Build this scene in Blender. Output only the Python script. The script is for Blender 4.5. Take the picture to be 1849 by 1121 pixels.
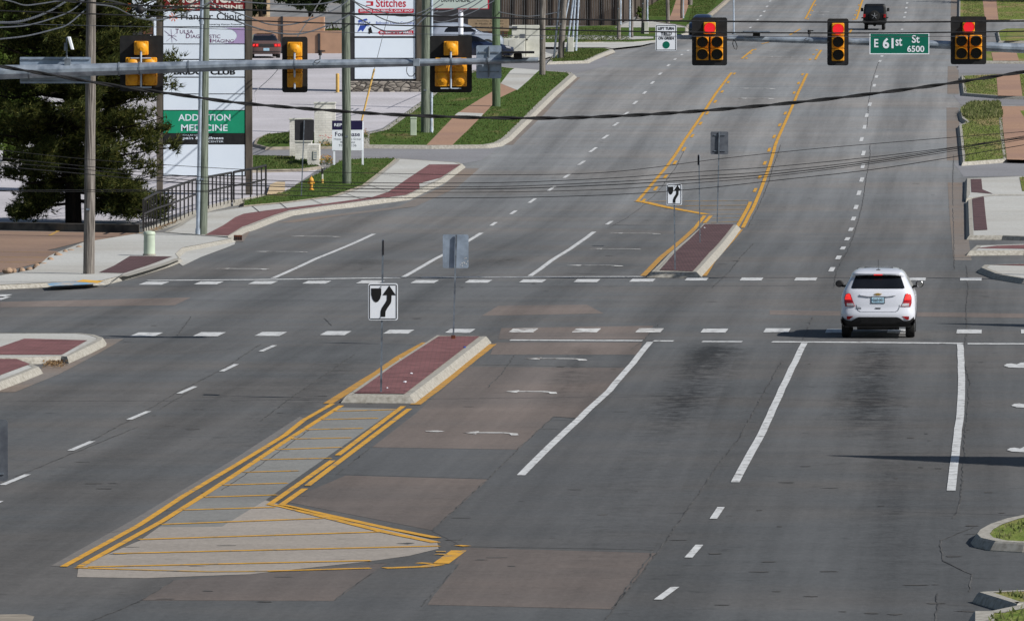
import bpy, bmesh, math, random
from mathutils import Vector, Matrix
random.seed(7)
sc = bpy.context.scene
for o in list(bpy.data.objects): bpy.data.objects.remove(o)
COL = sc.collection
# ---------------------------------------------------------------- camera, sky, sun, exposure
F = 13700.0; H = 8.8; W0, H0 = 1849.0, 1121.0; HOR = -58.0
TH = math.atan((H0/2-HOR)/F)
cam = bpy.data.cameras.new('camera'); co = bpy.data.objects.new('camera', cam); COL.objects.link(co)
co.location = (0, 0, H); co.rotation_euler = (math.pi/2-TH, 0, 0)
cam.sensor_fit = 'HORIZONTAL'; cam.sensor_width = 36; cam.lens = F/W0*36
cam.clip_start = 1; cam.clip_end = 6000
sc.camera = co
SUN_EL = math.radians(38); SD = Vector((0.90, -0.436, 0)).normalized()      # towards the sun, horizontally
w = bpy.data.worlds.new('World'); sc.world = w; w.use_nodes = True
nt = w.node_tree; bg = nt.nodes['Background']; sky = nt.nodes.new('ShaderNodeTexSky')
sky.sky_type = 'NISHITA'; sky.sun_disc = False; sky.sun_elevation = SUN_EL
sky.sun_rotation = math.atan2(SD.x, SD.y)
nt.links.new(sky.outputs[0], bg.inputs[0]); bg.inputs[1].default_value = 0.068
sl = bpy.data.lights.new('sun', 'SUN'); sl.energy = 4.9; sl.angle = math.radians(0.5); sl.color = (1.0, 0.965, 0.915)
so = bpy.data.objects.new('sun', sl); COL.objects.link(so)
sv = Vector((SD.x*math.cos(SUN_EL), SD.y*math.cos(SUN_EL), math.sin(SUN_EL)))
so.rotation_euler = (-sv).to_track_quat('-Z', 'Y').to_euler()
so.location = (60, -40, 80)
sc.view_settings.view_transform = 'Standard'; sc.view_settings.look = 'None'
sc.view_settings.exposure = 0.0; sc.view_settings.gamma = 1
sc.render.engine = 'CYCLES'

# ---------------------------------------------------------------- picture geometry -> world
def ray(px, py):
    u = (px-W0/2)/F; v = (H0/2-py)/F
    den = math.cos(TH)+v*math.sin(TH)
    return u/den, (-math.sin(TH)+v*math.cos(TH))/den
NODES = [(465,230),(449,239),(432,248.5),(415,258),(395.5,267),(375,276.5),(349.5,286),(325,295),(301,304.5),(277.5,313.5),
 (252,322.5),(230,332),(209.5,341.5),(189.5,351),(170,361),(155,370.5),(139.5,380.5),(125,391.5),(111.5,402.5),(102,413),
 (78,447),(54,481),(32,511.5),(6.2,541)]
TN = [(-200, 0.0), (221, 0.0)] + [(Y, H+Y*ray(0, y)[1]) for y, Y in NODES]
TN += [(700, TN[-1][1]+3.6), (900, TN[-1][1]+6.5), (4000, TN[-1][1]+9)]
def T(Y):
    for (a, za), (b, zb) in zip(TN, TN[1:]):
        if Y <= b: return za+(zb-za)*(Y-a)/(b-a)
    return TN[-1][1]
def G(px, py, h=0.0):
    u, t = ray(px, py)
    a, za = 40, 0
    for (b, zb) in [n for n in TN if n[0] > 40]:
        za = T(a)+h; zb2 = zb+h
        fa = H+a*t-za; fb = H+b*t-zb2
        if fb <= 0:
            Y = a+(b-a)*fa/(fa-fb); return Vector((u*Y, Y, T(Y)+h))
        a = b
    return Vector((u*a, a, T(a)+h))
def AT(px, py, Y):
    u, t = ray(px, py); return Vector((u*Y, Y, H+Y*t))

# ---------------------------------------------------------------- materials
def lin(c): 
    c /= 255.0
    return c/12.92 if c <= 0.04045 else ((c+0.055)/1.055)**2.4
def A(r, g, b, k=1.15): return tuple(min(0.9, lin(x)*k) for x in (r, g, b))
MATS = {}
def mat(name, c1, c2=None, scale=5.0, rough=0.8, metal=0.0, detail=6, bump=0.0, stretch=(1,1,1), contrast=(0.35,0.65), emit=0, bscale=None, coat=0, spec=0.3):
    if name in MATS: return MATS[name]
    m = bpy.data.materials.new(name); m.use_nodes = True; n = m.node_tree.nodes; l = m.node_tree.links
    b = n['Principled BSDF']; b.inputs['Roughness'].default_value = rough; b.inputs['Metallic'].default_value = metal
    b.inputs['Specular IOR Level'].default_value = spec; b.inputs['Coat Weight'].default_value = coat
    c2 = c2 or tuple(x*0.82 for x in c1)
    tc = n.new('ShaderNodeTexCoord'); mp = n.new('ShaderNodeMapping'); mp.inputs['Scale'].default_value = stretch
    l.new(tc.outputs['Object'], mp.inputs[0])
    no = n.new('ShaderNodeTexNoise'); no.inputs['Scale'].default_value = scale; no.inputs['Detail'].default_value = detail
    l.new(mp.outputs[0], no.inputs['Vector'])
    cr = n.new('ShaderNodeValToRGB'); cr.color_ramp.elements[0].position = contrast[0]; cr.color_ramp.elements[1].position = contrast[1]
    cr.color_ramp.elements[0].color = (*c2, 1); cr.color_ramp.elements[1].color = (*c1, 1)
    l.new(no.outputs['Fac'], cr.inputs[0]); l.new(cr.outputs[0], b.inputs['Base Color'])
    if emit: 
        l.new(cr.outputs[0], b.inputs['Emission Color']); b.inputs['Emission Strength'].default_value = emit
    if bump:
        n2 = n.new('ShaderNodeTexNoise'); n2.inputs['Scale'].default_value = bscale or scale*4; n2.inputs['Detail'].default_value = 5
        l.new(mp.outputs[0], n2.inputs['Vector'])
        bp = n.new('ShaderNodeBump'); bp.inputs['Strength'].default_value = bump; bp.inputs['Distance'].default_value = 0.05
        l.new(n2.outputs['Fac'], bp.inputs['Height']); l.new(bp.outputs[0], b.inputs['Normal'])
    MATS[name] = m; return m

def _u(px, py):
    g = G(px, py); return g.x-0.0645*g.y, g.y
STAINS = []
for (xa, ya), (xb, yb), hw_, st_ in (((1545, 800), (1590, 619), 0.75, 0.42), ((1195, 800), (1300, 619), 0.85, 0.36), ((1000, 760), (1050, 619), 0.6, 0.25),
    ((1270, 690), (1300, 610), 0.8, 0.3), ((840, 495), (940, 462), 0.8, 0.35), ((620, 497), (690, 465), 0.9, 0.3), ((1100, 498), (1130, 470), 0.8, 0.3), ((1620, 1121), (1595, 700), 1.0, 0.14), ((1000, 1121), (1240, 700), 1.1, 0.14), ((380, 900), (640, 640), 1.0, 0.16)):
    (u0, y0), (u1, y1) = _u(xa, ya), _u(xb, yb); STAINS.append((u0, u1, y0, y1, hw_*1.15, st_*1.75))
def road_mat(name, base, warm, lanes=True, amount=1.0):
    stains = STAINS if lanes else []
    """concrete roadway: blotches, wheel-path wear along the lanes, faint transverse joints, grit"""
    m = bpy.data.materials.new(name); m.use_nodes = True; n = m.node_tree.nodes; l = m.node_tree.links
    b = n['Principled BSDF']; b.inputs['Roughness'].default_value = 0.85; b.inputs['Specular IOR Level'].default_value = 0.25
    geo = n.new('ShaderNodeNewGeometry'); sep = n.new('ShaderNodeSeparateXYZ'); l.new(geo.outputs['Position'], sep.inputs[0])
    def M(op, a, bb=None, c=None):
        q = n.new('ShaderNodeMath'); q.operation = op
        for i, x in enumerate((a, bb, c)):
            if x is None: continue
            if isinstance(x, (int, float)): q.inputs[i].default_value = x
            else: l.new(x, q.inputs[i])
        return q.outputs[0]
    def noise(scale, detail, sx=1, sy=1, rough=0.6, off=0):
        mp = n.new('ShaderNodeMapping'); mp.inputs['Scale'].default_value = (sx, sy, 0.0); mp.inputs['Location'].default_value = (off, off*0.7, 0)
        l.new(geo.outputs['Position'], mp.inputs[0])
        q = n.new('ShaderNodeTexNoise'); q.inputs['Scale'].default_value = scale; q.inputs['Detail'].default_value = detail
        q.inputs['Roughness'].default_value = rough; l.new(mp.outputs[0], q.inputs['Vector']); return q.outputs['Fac']
    big = noise(0.11, 4, off=3); mid = noise(0.6, 6, 1, 0.35, off=11); fine = noise(6, 8, 1.0, 0.5, 0.75, off=5); tint = noise(0.07, 3, 1, 1.6, off=40)
    cross = noise(0.5, 4, 0.12, 1.2, 0.6, off=23)
    v = M('MULTIPLY_ADD', big, 0.34*amount, 0.83-0.17*amount+0.17*(1-amount))
    v = M('ADD', v, M('MULTIPLY_ADD', mid, 0.30*amount, -0.15*amount))
    v = M('ADD', v, M('MULTIPLY_ADD', cross, 0.36*amount, -0.18*amount))
    v = M('ADD', v, M('MULTIPLY_ADD', fine, 0.55, -0.275))
    grit = noise(14, 4, 1.0, 0.25, 0.8, off=91); v = M('ADD', v, M('MULTIPLY_ADD', grit, 0.5, -0.25))
    sp1 = noise(1.7, 3, 1.0, 1.0, 0.5, off=77); sp2 = M('MULTIPLY', M('MAXIMUM', M('SUBTRACT', sp1, 0.63), 0.0), 2.2)
    v = M('SUBTRACT', v, M('MULTIPLY', sp2, amount))
    if lanes:
        u = M('SUBTRACT', sep.outputs['X'], M('MULTIPLY', sep.outputs['Y'], 0.0645))
        cb = n.new('ShaderNodeCombineXYZ'); l.new(M('MULTIPLY', u, 1.1), cb.inputs[0]); l.new(M('MULTIPLY', sep.outputs['Y'], 0.022), cb.inputs[1])
        ln_ = n.new('ShaderNodeTexNoise'); ln_.inputs['Scale'].default_value = 1.0; ln_.inputs['Detail'].default_value = 5; ln_.inputs['Roughness'].default_value = 0.62; l.new(cb.outputs[0], ln_.inputs['Vector'])
        v = M('ADD', v, M('MULTIPLY_ADD', ln_.outputs['Fac'], 0.95, -0.475))
        ph = M('MULTIPLY', M('ADD', u, 8.2), 2*math.pi/3.66)
        wv = M('COSINE', ph)
        lf = M('MULTIPLY', M('MULTIPLY_ADD', wv, 0.5, 0.5), M('MULTIPLY_ADD', mid, 0.9, 0.0))
        v = M('SUBTRACT', v, M('MULTIPLY', lf, 0.46)); v = M('ADD', v, 0.09)
        # faint transverse joints every 4.6 m
        al = M('ADD', sep.outputs['Y'], M('MULTIPLY', sep.outputs['X'], 0.0645))
        fr = M('FRACT', M('DIVIDE', al, 4.6)); jt = M('LESS_THAN', fr, 0.012)
        v = M('SUBTRACT', v, M('MULTIPLY', jt, 0.09))
    if stains:
        u2 = M('SUBTRACT', sep.outputs['X'], M('MULTIPLY', sep.outputs['Y'], 0.0645))
        nz = M('MULTIPLY_ADD', noise(2.6, 8, 0.8, 0.6, 0.78, off=61), 5.0, -1.7)
        for (ua, ub, y0, y1, hw, st) in stains:
            # centre line drifts from ua at y0 to ub at y1
            t = n.new('ShaderNodeMapRange'); t.inputs[1].default_value = y0; t.inputs[2].default_value = y1; l.new(sep.outputs['Y'], t.inputs[0])
            uc = M('MULTIPLY_ADD', t.outputs[0], ub-ua, ua)
            lat = M('MAXIMUM', M('SUBTRACT', 1.0, M('DIVIDE', M('ABSOLUTE', M('SUBTRACT', u2, uc)), hw)), 0.0)
            e1 = n.new('ShaderNodeMapRange'); e1.inputs[1].default_value = y0; e1.inputs[2].default_value = y0+14; l.new(sep.outputs['Y'], e1.inputs[0])
            e2 = n.new('ShaderNodeMapRange'); e2.inputs[1].default_value = y1; e2.inputs[2].default_value = y1-4; l.new(sep.outputs['Y'], e2.inputs[0])
            q = M('MULTIPLY', M('MULTIPLY', lat, M('MAXIMUM', nz, 0.0)), M('MULTIPLY', e1.outputs[0], e2.outputs[0]))
            v = M('SUBTRACT', v, M('MULTIPLY', q, st))
    if lanes:      # near pour darker; uphill, a paler pour plus grazing sky sheen painted in
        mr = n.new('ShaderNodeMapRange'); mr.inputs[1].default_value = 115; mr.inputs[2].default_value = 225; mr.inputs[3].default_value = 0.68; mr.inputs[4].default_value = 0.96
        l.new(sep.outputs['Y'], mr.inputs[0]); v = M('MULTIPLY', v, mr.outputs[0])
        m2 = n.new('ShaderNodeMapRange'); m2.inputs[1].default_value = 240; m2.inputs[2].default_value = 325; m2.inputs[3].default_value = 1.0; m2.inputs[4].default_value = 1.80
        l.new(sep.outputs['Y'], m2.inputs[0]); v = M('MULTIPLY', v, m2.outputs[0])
    v = M('MAXIMUM', M('ADD', v, 0.08), 0.2)
    mx = n.new('ShaderNodeMix'); mx.data_type = 'RGBA'; mx.inputs[6].default_value = (*base, 1); mx.inputs[7].default_value = (*warm, 1)
    tr = n.new('ShaderNodeValToRGB'); tr.color_ramp.elements[0].position = 0.44; tr.color_ramp.elements[1].position = 0.62
    l.new(tint, tr.inputs[0]); l.new(tr.outputs[0], mx.inputs[0])
    vm = n.new('ShaderNodeVectorMath'); vm.operation = 'SCALE'; l.new(mx.outputs[2], vm.inputs[0]); l.new(v, vm.inputs['Scale'])
    l.new(vm.outputs[0], b.inputs['Base Color'])
    bp = n.new('ShaderNodeBump'); bp.inputs['Strength'].default_value = 0.25; bp.inputs['Distance'].default_value = 0.02
    l.new(fine, bp.inputs['Height']); l.new(bp.outputs[0], b.inputs['Normal'])
    MATS[name] = m; return m

def paint_mat(name, col, under, wear=0.42, scale=3.0, sx=1.0):
    """road paint worn through to the concrete"""
    m = bpy.data.materials.new(name); m.use_nodes = True; n = m.node_tree.nodes; l = m.node_tree.links
    b = n['Principled BSDF']; b.inputs['Roughness'].default_value = 0.7; b.inputs['Specular IOR Level'].default_value = 0.25
    geo = n.new('ShaderNodeNewGeometry'); mp = n.new('ShaderNodeMapping'); mp.inputs['Scale'].default_value = (sx, 0.6, 0)
    l.new(geo.outputs['Position'], mp.inputs[0])
    a = n.new('ShaderNodeTexNoise'); a.inputs['Scale'].default_value = scale; a.inputs['Detail'].default_value = 9; a.inputs['Roughness'].default_value = 0.72
    l.new(mp.outputs[0], a.inputs['Vector'])
    cr = n.new('ShaderNodeValToRGB'); cr.color_ramp.elements[0].position = wear-0.06; cr.color_ramp.elements[1].position = wear+0.03
    cr.color_ramp.elements[0].color = (*under, 1); cr.color_ramp.elements[1].color = (*[x*0.8 for x in col], 1)
    e = cr.color_ramp.elements.new(min(0.95, wear+0.2)); e.color = (*col, 1)
    l.new(a.outputs['Fac'], cr.inputs[0]); l.new(cr.outputs[0], b.inputs['Base Color'])
    MATS[name] = m; return m

def brick_mat(name, c1, c2, mortar, w=0.2, h=0.1, axes='xy', ms=0.012, off=0.5):
    m = bpy.data.materials.new(name); m.use_nodes = True; n = m.node_tree.nodes; l = m.node_tree.links
    b = n['Principled BSDF']; b.inputs['Roughness'].default_value = 0.9; b.inputs['Specular IOR Level'].default_value = 0.2
    geo = n.new('ShaderNodeNewGeometry'); sp = n.new('ShaderNodeSeparateXYZ'); cb = n.new('ShaderNodeCombineXYZ')
    l.new(geo.outputs['Position'], sp.inputs[0]); l.new(sp.outputs[axes[0].upper()], cb.inputs[0]); l.new(sp.outputs[axes[1].upper()], cb.inputs[1])
    br = n.new('ShaderNodeTexBrick'); br.inputs['Scale'].default_value = 1; br.inputs['Brick Width'].default_value = w; br.inputs['Row Height'].default_value = h
    br.inputs['Mortar Size'].default_value = ms; br.offset = off; br.inputs['Mortar Smooth'].default_value = 0.6
    br.inputs['Color1'].default_value = (*c1, 1); br.inputs['Color2'].default_value = (*c2, 1); br.inputs['Mortar'].default_value = (*mortar, 1)
    l.new(cb.outputs[0], br.inputs['Vector'])
    no = n.new('ShaderNodeTexNoise'); no.inputs['Scale'].default_value = 1.1; no.inputs['Detail'].default_value = 10; no.inputs['Roughness'].default_value = 0.7
    l.new(geo.outputs['Position'], no.inputs['Vector'])
    mm = n.new('ShaderNodeMapRange'); mm.inputs[1].default_value = 0.3; mm.inputs[2].default_value = 0.7; mm.inputs[3].default_value = 0.62; mm.inputs[4].default_value = 1.25
    l.new(no.outputs['Fac'], mm.inputs[0])
    vm = n.new('ShaderNodeVectorMath'); vm.operation = 'SCALE'; l.new(br.outputs['Color'], vm.inputs[0]); l.new(mm.outputs[0], vm.inputs['Scale'])
    l.new(vm.outputs[0], b.inputs['Base Color']); MATS[name] = m; return m

GREY = A(100, 99, 99)
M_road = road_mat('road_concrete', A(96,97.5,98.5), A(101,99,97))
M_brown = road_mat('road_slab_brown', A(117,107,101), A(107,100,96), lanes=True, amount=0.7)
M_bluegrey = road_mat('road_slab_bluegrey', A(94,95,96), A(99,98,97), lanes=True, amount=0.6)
M_light = road_mat('road_slab_light', A(152,145,137), A(142,135,127), lanes=False, amount=0.9)
M_hatch = road_mat('road_slab_pale_grey', A(122,122,119), A(116,115,112), lanes=False, amount=0.8)
M_faded = road_mat('road_slab_faded', A(106,104,102), A(110,106,102), lanes=False, amount=0.8)
M_faded2 = road_mat('road_slab_faded_pale', A(122,118,114), A(124,118,112), lanes=False, amount=0.8)
M_upper = road_mat('road_upper_pour', A(127,127,129), A(128,126,126), lanes=True, amount=0.6)
M_lot = road_mat('parking_asphalt', A(176,173,177), A(166,163,166), lanes=False, amount=0.7)
M_lotbrown = road_mat('lot_old_brown_concrete', A(135,112,96), A(122,102,90), lanes=False, amount=0.8)
M_gutter = road_mat('gutter_concrete', A(116,110,105), A(122,110,100), lanes=False, amount=0.9)
M_drive = road_mat('driveway_concrete', A(124,124,127), A(118,117,119), lanes=False, amount=0.6)
M_side = road_mat('sidewalk_concrete', A(170,170,166), A(160,158,152), lanes=False, amount=0.45)
M_sidebrown = road_mat('sidewalk_brown', A(150,120,100), A(140,112,97), lanes=False, amount=0.5)
M_kerb = mat('kerb_concrete', A(158,155,147), A(124,120,111), scale=11, rough=0.9, detail=8, contrast=(0.3,0.66))
M_kerbdark = mat('kerb_weathered', A(142,134,122), A(112,105,95), scale=3, rough=0.9, detail=10, contrast=(0.3,0.66))
M_red = brick_mat('red_paver', A(124,84,84), A(106,74,75), A(98,72,72), ms=0.012)
M_reddark = brick_mat('dark_red_paver', A(98,74,74), A(86,65,67), A(66,54,56), ms=0.02)
def turf(name, g1, g2, dry, bare=0.60):
    m = mat(name, g1, g2, scale=2.2, rough=1, detail=10, contrast=(0.3,0.7), bump=0.8, bscale=18, spec=0.05)
    n = m.node_tree.nodes; l = m.node_tree.links; b = n['Principled BSDF']; src = b.inputs['Base Color'].links[0].from_socket
    geo = n.new('ShaderNodeNewGeometry'); mp = n.new('ShaderNodeMapping'); mp.inputs['Scale'].default_value = (0.5, 0.16, 0); l.new(geo.outputs['Position'], mp.inputs[0])
    no = n.new('ShaderNodeTexNoise'); no.inputs['Scale'].default_value = 1.0; no.inputs['Detail'].default_value = 7; no.inputs['Roughness'].default_value = 0.65; l.new(mp.outputs[0], no.inputs['Vector'])
    r = n.new('ShaderNodeMapRange'); r.inputs[1].default_value = bare-0.08; r.inputs[2].default_value = bare+0.06; l.new(no.outputs['Fac'], r.inputs[0])
    mx = n.new('ShaderNodeMix'); mx.data_type = 'RGBA'; l.new(r.outputs[0], mx.inputs[0]); l.new(src, mx.inputs[6]); mx.inputs[7].default_value = (*dry, 1); l.new(mx.outputs[2], b.inputs['Base Color']); return m
M_grass = turf('grass_turf', A(74,92,44,1.25), A(50,70,30,1.25), A(118,106,74), 0.64)
M_grasslight = turf('grass_spring', A(112,120,64,1.25), A(78,96,42,1.25), A(132,118,84), 0.56)
M_tanc = road_mat('tan_concrete', A(185,165,135), A(175,155,125), lanes=False, amount=0.5)
M_soil = mat('soil_mulch', A(120,90,68), A(78,56,42), scale=6, rough=1, bump=0.5)
M_white = paint_mat('white_road_paint', (0.62,0.63,0.63), A(112,110,108), 0.425, 4.2)
M_whiteworn = paint_mat('white_road_paint_worn', (0.70,0.70,0.68), A(116,108,104), 0.47, 2.2)
M_yellow = paint_mat('yellow_road_paint', (0.64,0.34,0.045), A(118,110,98), 0.415, 3.6)
M_yellowworn = paint_mat('yellow_road_paint_worn', (0.55,0.33,0.09), A(128,122,112), 0.44, 2.6)
M_yelfade = paint_mat('yellow_road_paint_faded', (0.50,0.27,0.06), A(132,118,98), 0.42, 2.4)
M_crack = mat('joint_sealant_and_shadow', (0.035,0.035,0.036), (0.11,0.108,0.105), scale=1.6, rough=0.9)
M_galv = mat('galvanised_steel', A(168,178,188), A(120,130,142), scale=4, rough=0.42, metal=0.55, detail=9, stretch=(1,1,1))
M_post = mat('galvanised_post', A(130,140,150), A(92,98,106), scale=6, rough=0.5, metal=0.5)
M_signback = mat('sign_back_aluminium', A(150,164,180), A(128,140,154), scale=5, rough=0.5, metal=0.35)
M_signbackd = mat('sign_back_grey', A(96,101,108), A(78,82,90), scale=5, rough=0.6, metal=0.2)
M_black = mat('black_backplate', (0.012,0.012,0.013), (0.02,0.02,0.02), scale=8, rough=0.55)
M_sigyel = mat('signal_yellow', (0.80,0.36,0.012), (0.66,0.27,0.01), scale=7, rough=0.5, spec=0.4)
M_lens = mat('dark_lens', (0.006,0.006,0.007), (0.012,0.012,0.012), scale=9, rough=0.25)
M_redlit = mat('red_lamp_lit', (0.95,0.035,0.055), (0.9,0.02,0.035), scale=30, rough=0.4, emit=0.6)
M_signw = mat('sign_white_sheeting', (0.84,0.88,0.94), (0.80,0.84,0.90), scale=3, rough=0.45)
M_signblk = mat('sign_black', (0.008,0.008,0.009), (0.014,0.014,0.014), scale=3, rough=0.5)
M_signgrn = mat('street_sign_green', (0.004,0.155,0.10), (0.003,0.13,0.085), scale=2, rough=0.4)
M_grn2 = mat('sign_green_panel', (0.012,0.30,0.16), (0.01,0.26,0.14), scale=2, rough=0.5)
M_panel = mat('sign_panel_white', (0.78,0.86,0.95), (0.74,0.82,0.92), scale=1.2, rough=0.4, contrast=(0.3,0.7))
M_signred = mat('sign_red_panel', (0.22,0.018,0.025), (0.19,0.015,0.02), scale=2, rough=0.5)
M_redtext = mat('sign_red_letter', (0.52,0.02,0.05), (0.48,0.02,0.04), scale=2, rough=0.5)
M_lilac = mat('sign_lilac', (0.45,0.34,0.58), (0.40,0.30,0.52), scale=2, rough=0.5)
M_purple = mat('sign_purple_letter', (0.18,0.08,0.16), (0.16,0.07,0.14), scale=2, rough=0.5)
M_orange = mat('sign_orange', (0.75,0.16,0.03), (0.6,0.08,0.03), scale=2, rough=0.5)
M_navy = mat('sign_navy', (0.018,0.014,0.06), (0.014,0.011,0.05), scale=2, rough=0.5)
M_blue = mat('sign_blue', (0.03,0.08,0.45), (0.03,0.07,0.38), scale=2, rough=0.5)
M_cream = mat('sign_cream_letter', (0.78,0.76,0.68), (0.72,0.70,0.62), scale=2, rough=0.5)
M_wood1 = mat('weathered_pole_wood', A(136,130,124), A(74,69,65), scale=9, rough=0.95, detail=8, stretch=(3,3,0.12), bump=0.6, bscale=20, contrast=(0.36,0.62))
M_wood2 = mat('green_treated_pole_wood', A(120,128,116), A(74,82,72), scale=9, rough=0.95, detail=8, stretch=(3,3,0.12), bump=0.5, bscale=20, contrast=(0.36,0.62))
M_conduit = mat('pale_conduit', A(178,190,205), A(150,160,172), scale=4, rough=0.5, metal=0.1)
M_pale = mat('pale_green_enclosure', A(176,188,170), A(160,172,156), scale=3, rough=0.5)
M_cab = mat('beige_cabinet', A(196,196,188), A(178,178,168), scale=2.5, rough=0.55)
M_brickw = brick_mat('white_painted_brick', A(205,203,196,1.25), A(200,198,190,1.25), A(184,182,176,1.2), 0.3, 0.1, 'xz', 0.01)
M_stone = mat('rubble_stone', A(170,158,142), A(88,78,68), scale=3.5, rough=0.95, bump=0.4)
M_boulder = mat('kerb_boulder', A(172,146,122), A(118,98,82), scale=3, rough=0.95, bump=0.6)
M_tan = mat('tan_stucco', A(162,130,108), A(148,120,100), scale=1.5, rough=0.95)
M_wall = mat('shaded_retaining_concrete', A(88,84,78), A(52,50,48), scale=2, rough=0.95, detail=8)  # shade on the wall face is put into its colour
M_fence = mat('grey_fence_board', A(92,82,74), A(56,49,45), scale=4, rough=0.95, stretch=(2.5,1,0.15))
M_fenced = mat('dark_fence_board', A(58,52,50), A(38,34,33), scale=4, rough=0.95, stretch=(2.5,1,0.15))
M_rail = mat('black_rail_paint', (0.022,0.021,0.022), (0.035,0.033,0.034), scale=6, rough=0.5)
M_brownpost = mat('brown_sign_post', A(92,85,76), A(66,60,54), scale=3, rough=0.8, stretch=(2,2,0.3))
M_dark = mat('dark_sign_cabinet', (0.022,0.022,0.026), (0.035,0.035,0.04), scale=3, rough=0.7)
M_hyd = mat('hydrant_yellow', (0.72,0.38,0.06), (0.58,0.28,0.05), scale=8, rough=0.5)
M_bol = mat('bollard_yellow', (0.62,0.40,0.12), (0.5,0.32,0.1), scale=6, rough=0.6)
M_wire = mat('black_cable', (0.014,0.014,0.015), (0.025,0.025,0.026), scale=10, rough=0.6)
M_wireg = mat('grey_cable', (0.09,0.10,0.12), (0.05,0.055,0.065), scale=10, rough=0.55)
M_wirew = mat('white_guy_cable', (0.55,0.55,0.55), (0.4,0.4,0.4), scale=10, rough=0.6)
M_rust = mat('rusty_iron', (0.16,0.05,0.025), (0.06,0.025,0.018), scale=8, rough=0.9)
M_ada = mat('ramp_yellow_pad', (0.78,0.44,0.06), (0.66,0.36,0.05), scale=4, rough=0.8)
M_bpaint = paint_mat('blue_utility_marking', (0.22,0.42,0.62), A(165,160,152), 0.52, 2.5)
M_carw = mat('white_car_paint', (0.66,0.68,0.74), (0.64,0.66,0.72), scale=1, rough=0.25, coat=0.6, spec=0.5)
M_glass = mat('car_glass', (0.006,0.007,0.009), (0.01,0.011,0.014), scale=2, rough=0.06, spec=0.5)
M_plastic = mat('black_plastic', (0.016,0.016,0.017), (0.024,0.024,0.025), scale=10, rough=0.6)
M_tyre = mat('tyre_rubber', (0.012,0.012,0.012), (0.02,0.02,0.02), scale=14, rough=0.9)
M_rim = mat('wheel_alloy', (0.35,0.36,0.38), (0.25,0.25,0.27), scale=6, rough=0.35, metal=0.7)
M_tail = mat('tail_lamp_red', (0.42,0.006,0.012), (0.22,0.004,0.008), scale=9, rough=0.12, spec=0.6)
M_tailon = mat('brake_lamp_lit', (0.95,0.05,0.04), (0.7,0.02,0.02), scale=9, rough=0.2, emit=0.7)
M_clear = mat('lamp_clear_lens', (0.55,0.55,0.58), (0.3,0.3,0.32), scale=9, rough=0.15)
M_gold = mat('gold_emblem', (0.65,0.42,0.12), (0.5,0.32,0.1), scale=9, rough=0.3, metal=0.6)
M_plate = mat('licence_plate_blue', (0.45,0.62,0.72), (0.25,0.45,0.6), scale=12, rough=0.4)
M_chrome = mat('chrome', (0.7,0.7,0.72), (0.6,0.6,0.62), scale=4, rough=0.15, metal=1)
M_jeep = mat('black_truck_paint', (0.006,0.006,0.007), (0.009,0.009,0.010), scale=1, rough=0.45, coat=0.0)
M_maroon = mat('bronze_car_paint', A(92,72,68), A(84,66,62), scale=1, rough=0.3, coat=0.5)
M_silver = mat('silver_car_paint', A(160,168,180), A(152,160,172), scale=1, rough=0.3, metal=0.4, coat=0.5)
M_navycar = mat('navy_car_paint', (0.012,0.02,0.05), (0.01,0.016,0.04), scale=1, rough=0.22, coat=0.6)
M_bark = mat('pine_bark', A(40,33,28), A(20,17,15), scale=6, rough=1, stretch=(2,2,0.4), bump=0.7)

def leaf_mat(name, cols, trans=0.25):
    m = bpy.data.materials.new(name); m.use_nodes = True; n = m.node_tree.nodes; l = m.node_tree.links
    b = n['Principled BSDF']; b.inputs['Roughness'].default_value = 0.75; b.inputs['Specular IOR Level'].default_value = 0.15
    geo = n.new('ShaderNodeNewGeometry'); cr = n.new('ShaderNodeValToRGB')
    cr.color_ramp.elements[0].color = (*cols[0], 1); cr.color_ramp.elements[1].color = (*cols[-1], 1)
    for i, c in enumerate(cols[1:-1]):
        e = cr.color_ramp.elements.new((i+1)/(len(cols)-1)); e.color = (*c, 1)
    l.new(geo.outputs['Random Per Island'], cr.inputs[0]); l.new(cr.outputs[0], b.inputs['Base Color'])
    tr = n.new('ShaderNodeBsdfTranslucent'); l.new(cr.outputs[0], tr.inputs[0]); ms = n.new('ShaderNodeMixShader'); ms.inputs[0].default_value = trans
    l.new(b.outputs[0], ms.inputs[1]); l.new(tr.outputs[0], ms.inputs[2]); l.new(ms.outputs[0], n['Material Output'].inputs[0])
    MATS[name] = m; return m
M_pine = leaf_mat('pine_needles', [(0.025,0.036,0.012),(0.045,0.062,0.02),(0.11,0.13,0.035),(0.22,0.21,0.06)], 0.4)
M_leaf = leaf_mat('spring_leaves', [(0.09,0.14,0.03),(0.14,0.21,0.045),(0.20,0.27,0.07)], 0.5)
M_leafd = leaf_mat('dark_leaves', [(0.02,0.032,0.012),(0.035,0.05,0.018),(0.05,0.07,0.025)], 0.2)
M_leafred = leaf_mat('red_leaves', [(0.5,0.06,0.02),(0.6,0.10,0.03),(0.35,0.04,0.02)], 0.3)
M_blade = leaf_mat('grass_blades', [(0.06,0.09,0.025),(0.095,0.13,0.035),(0.15,0.17,0.06)], 0.4)
M_bladel = leaf_mat('spring_grass_blades', [(0.12,0.15,0.05),(0.17,0.20,0.07),(0.27,0.26,0.13)], 0.4)
M_tulip = leaf_mat('tulip_petals', [(0.6,0.02,0.02),(0.65,0.03,0.02),(0.6,0.04,0.03)], 0.2)
M_pansy = leaf_mat('pansy_petals', [(0.7,0.5,0.03),(0.65,0.3,0.03),(0.12,0.05,0.2),(0.7,0.6,0.1)], 0.2)
M_straw = leaf_mat('dry_debris', [(0.2,0.12,0.06),(0.3,0.2,0.1),(0.12,0.07,0.04)], 0.1)

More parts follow.
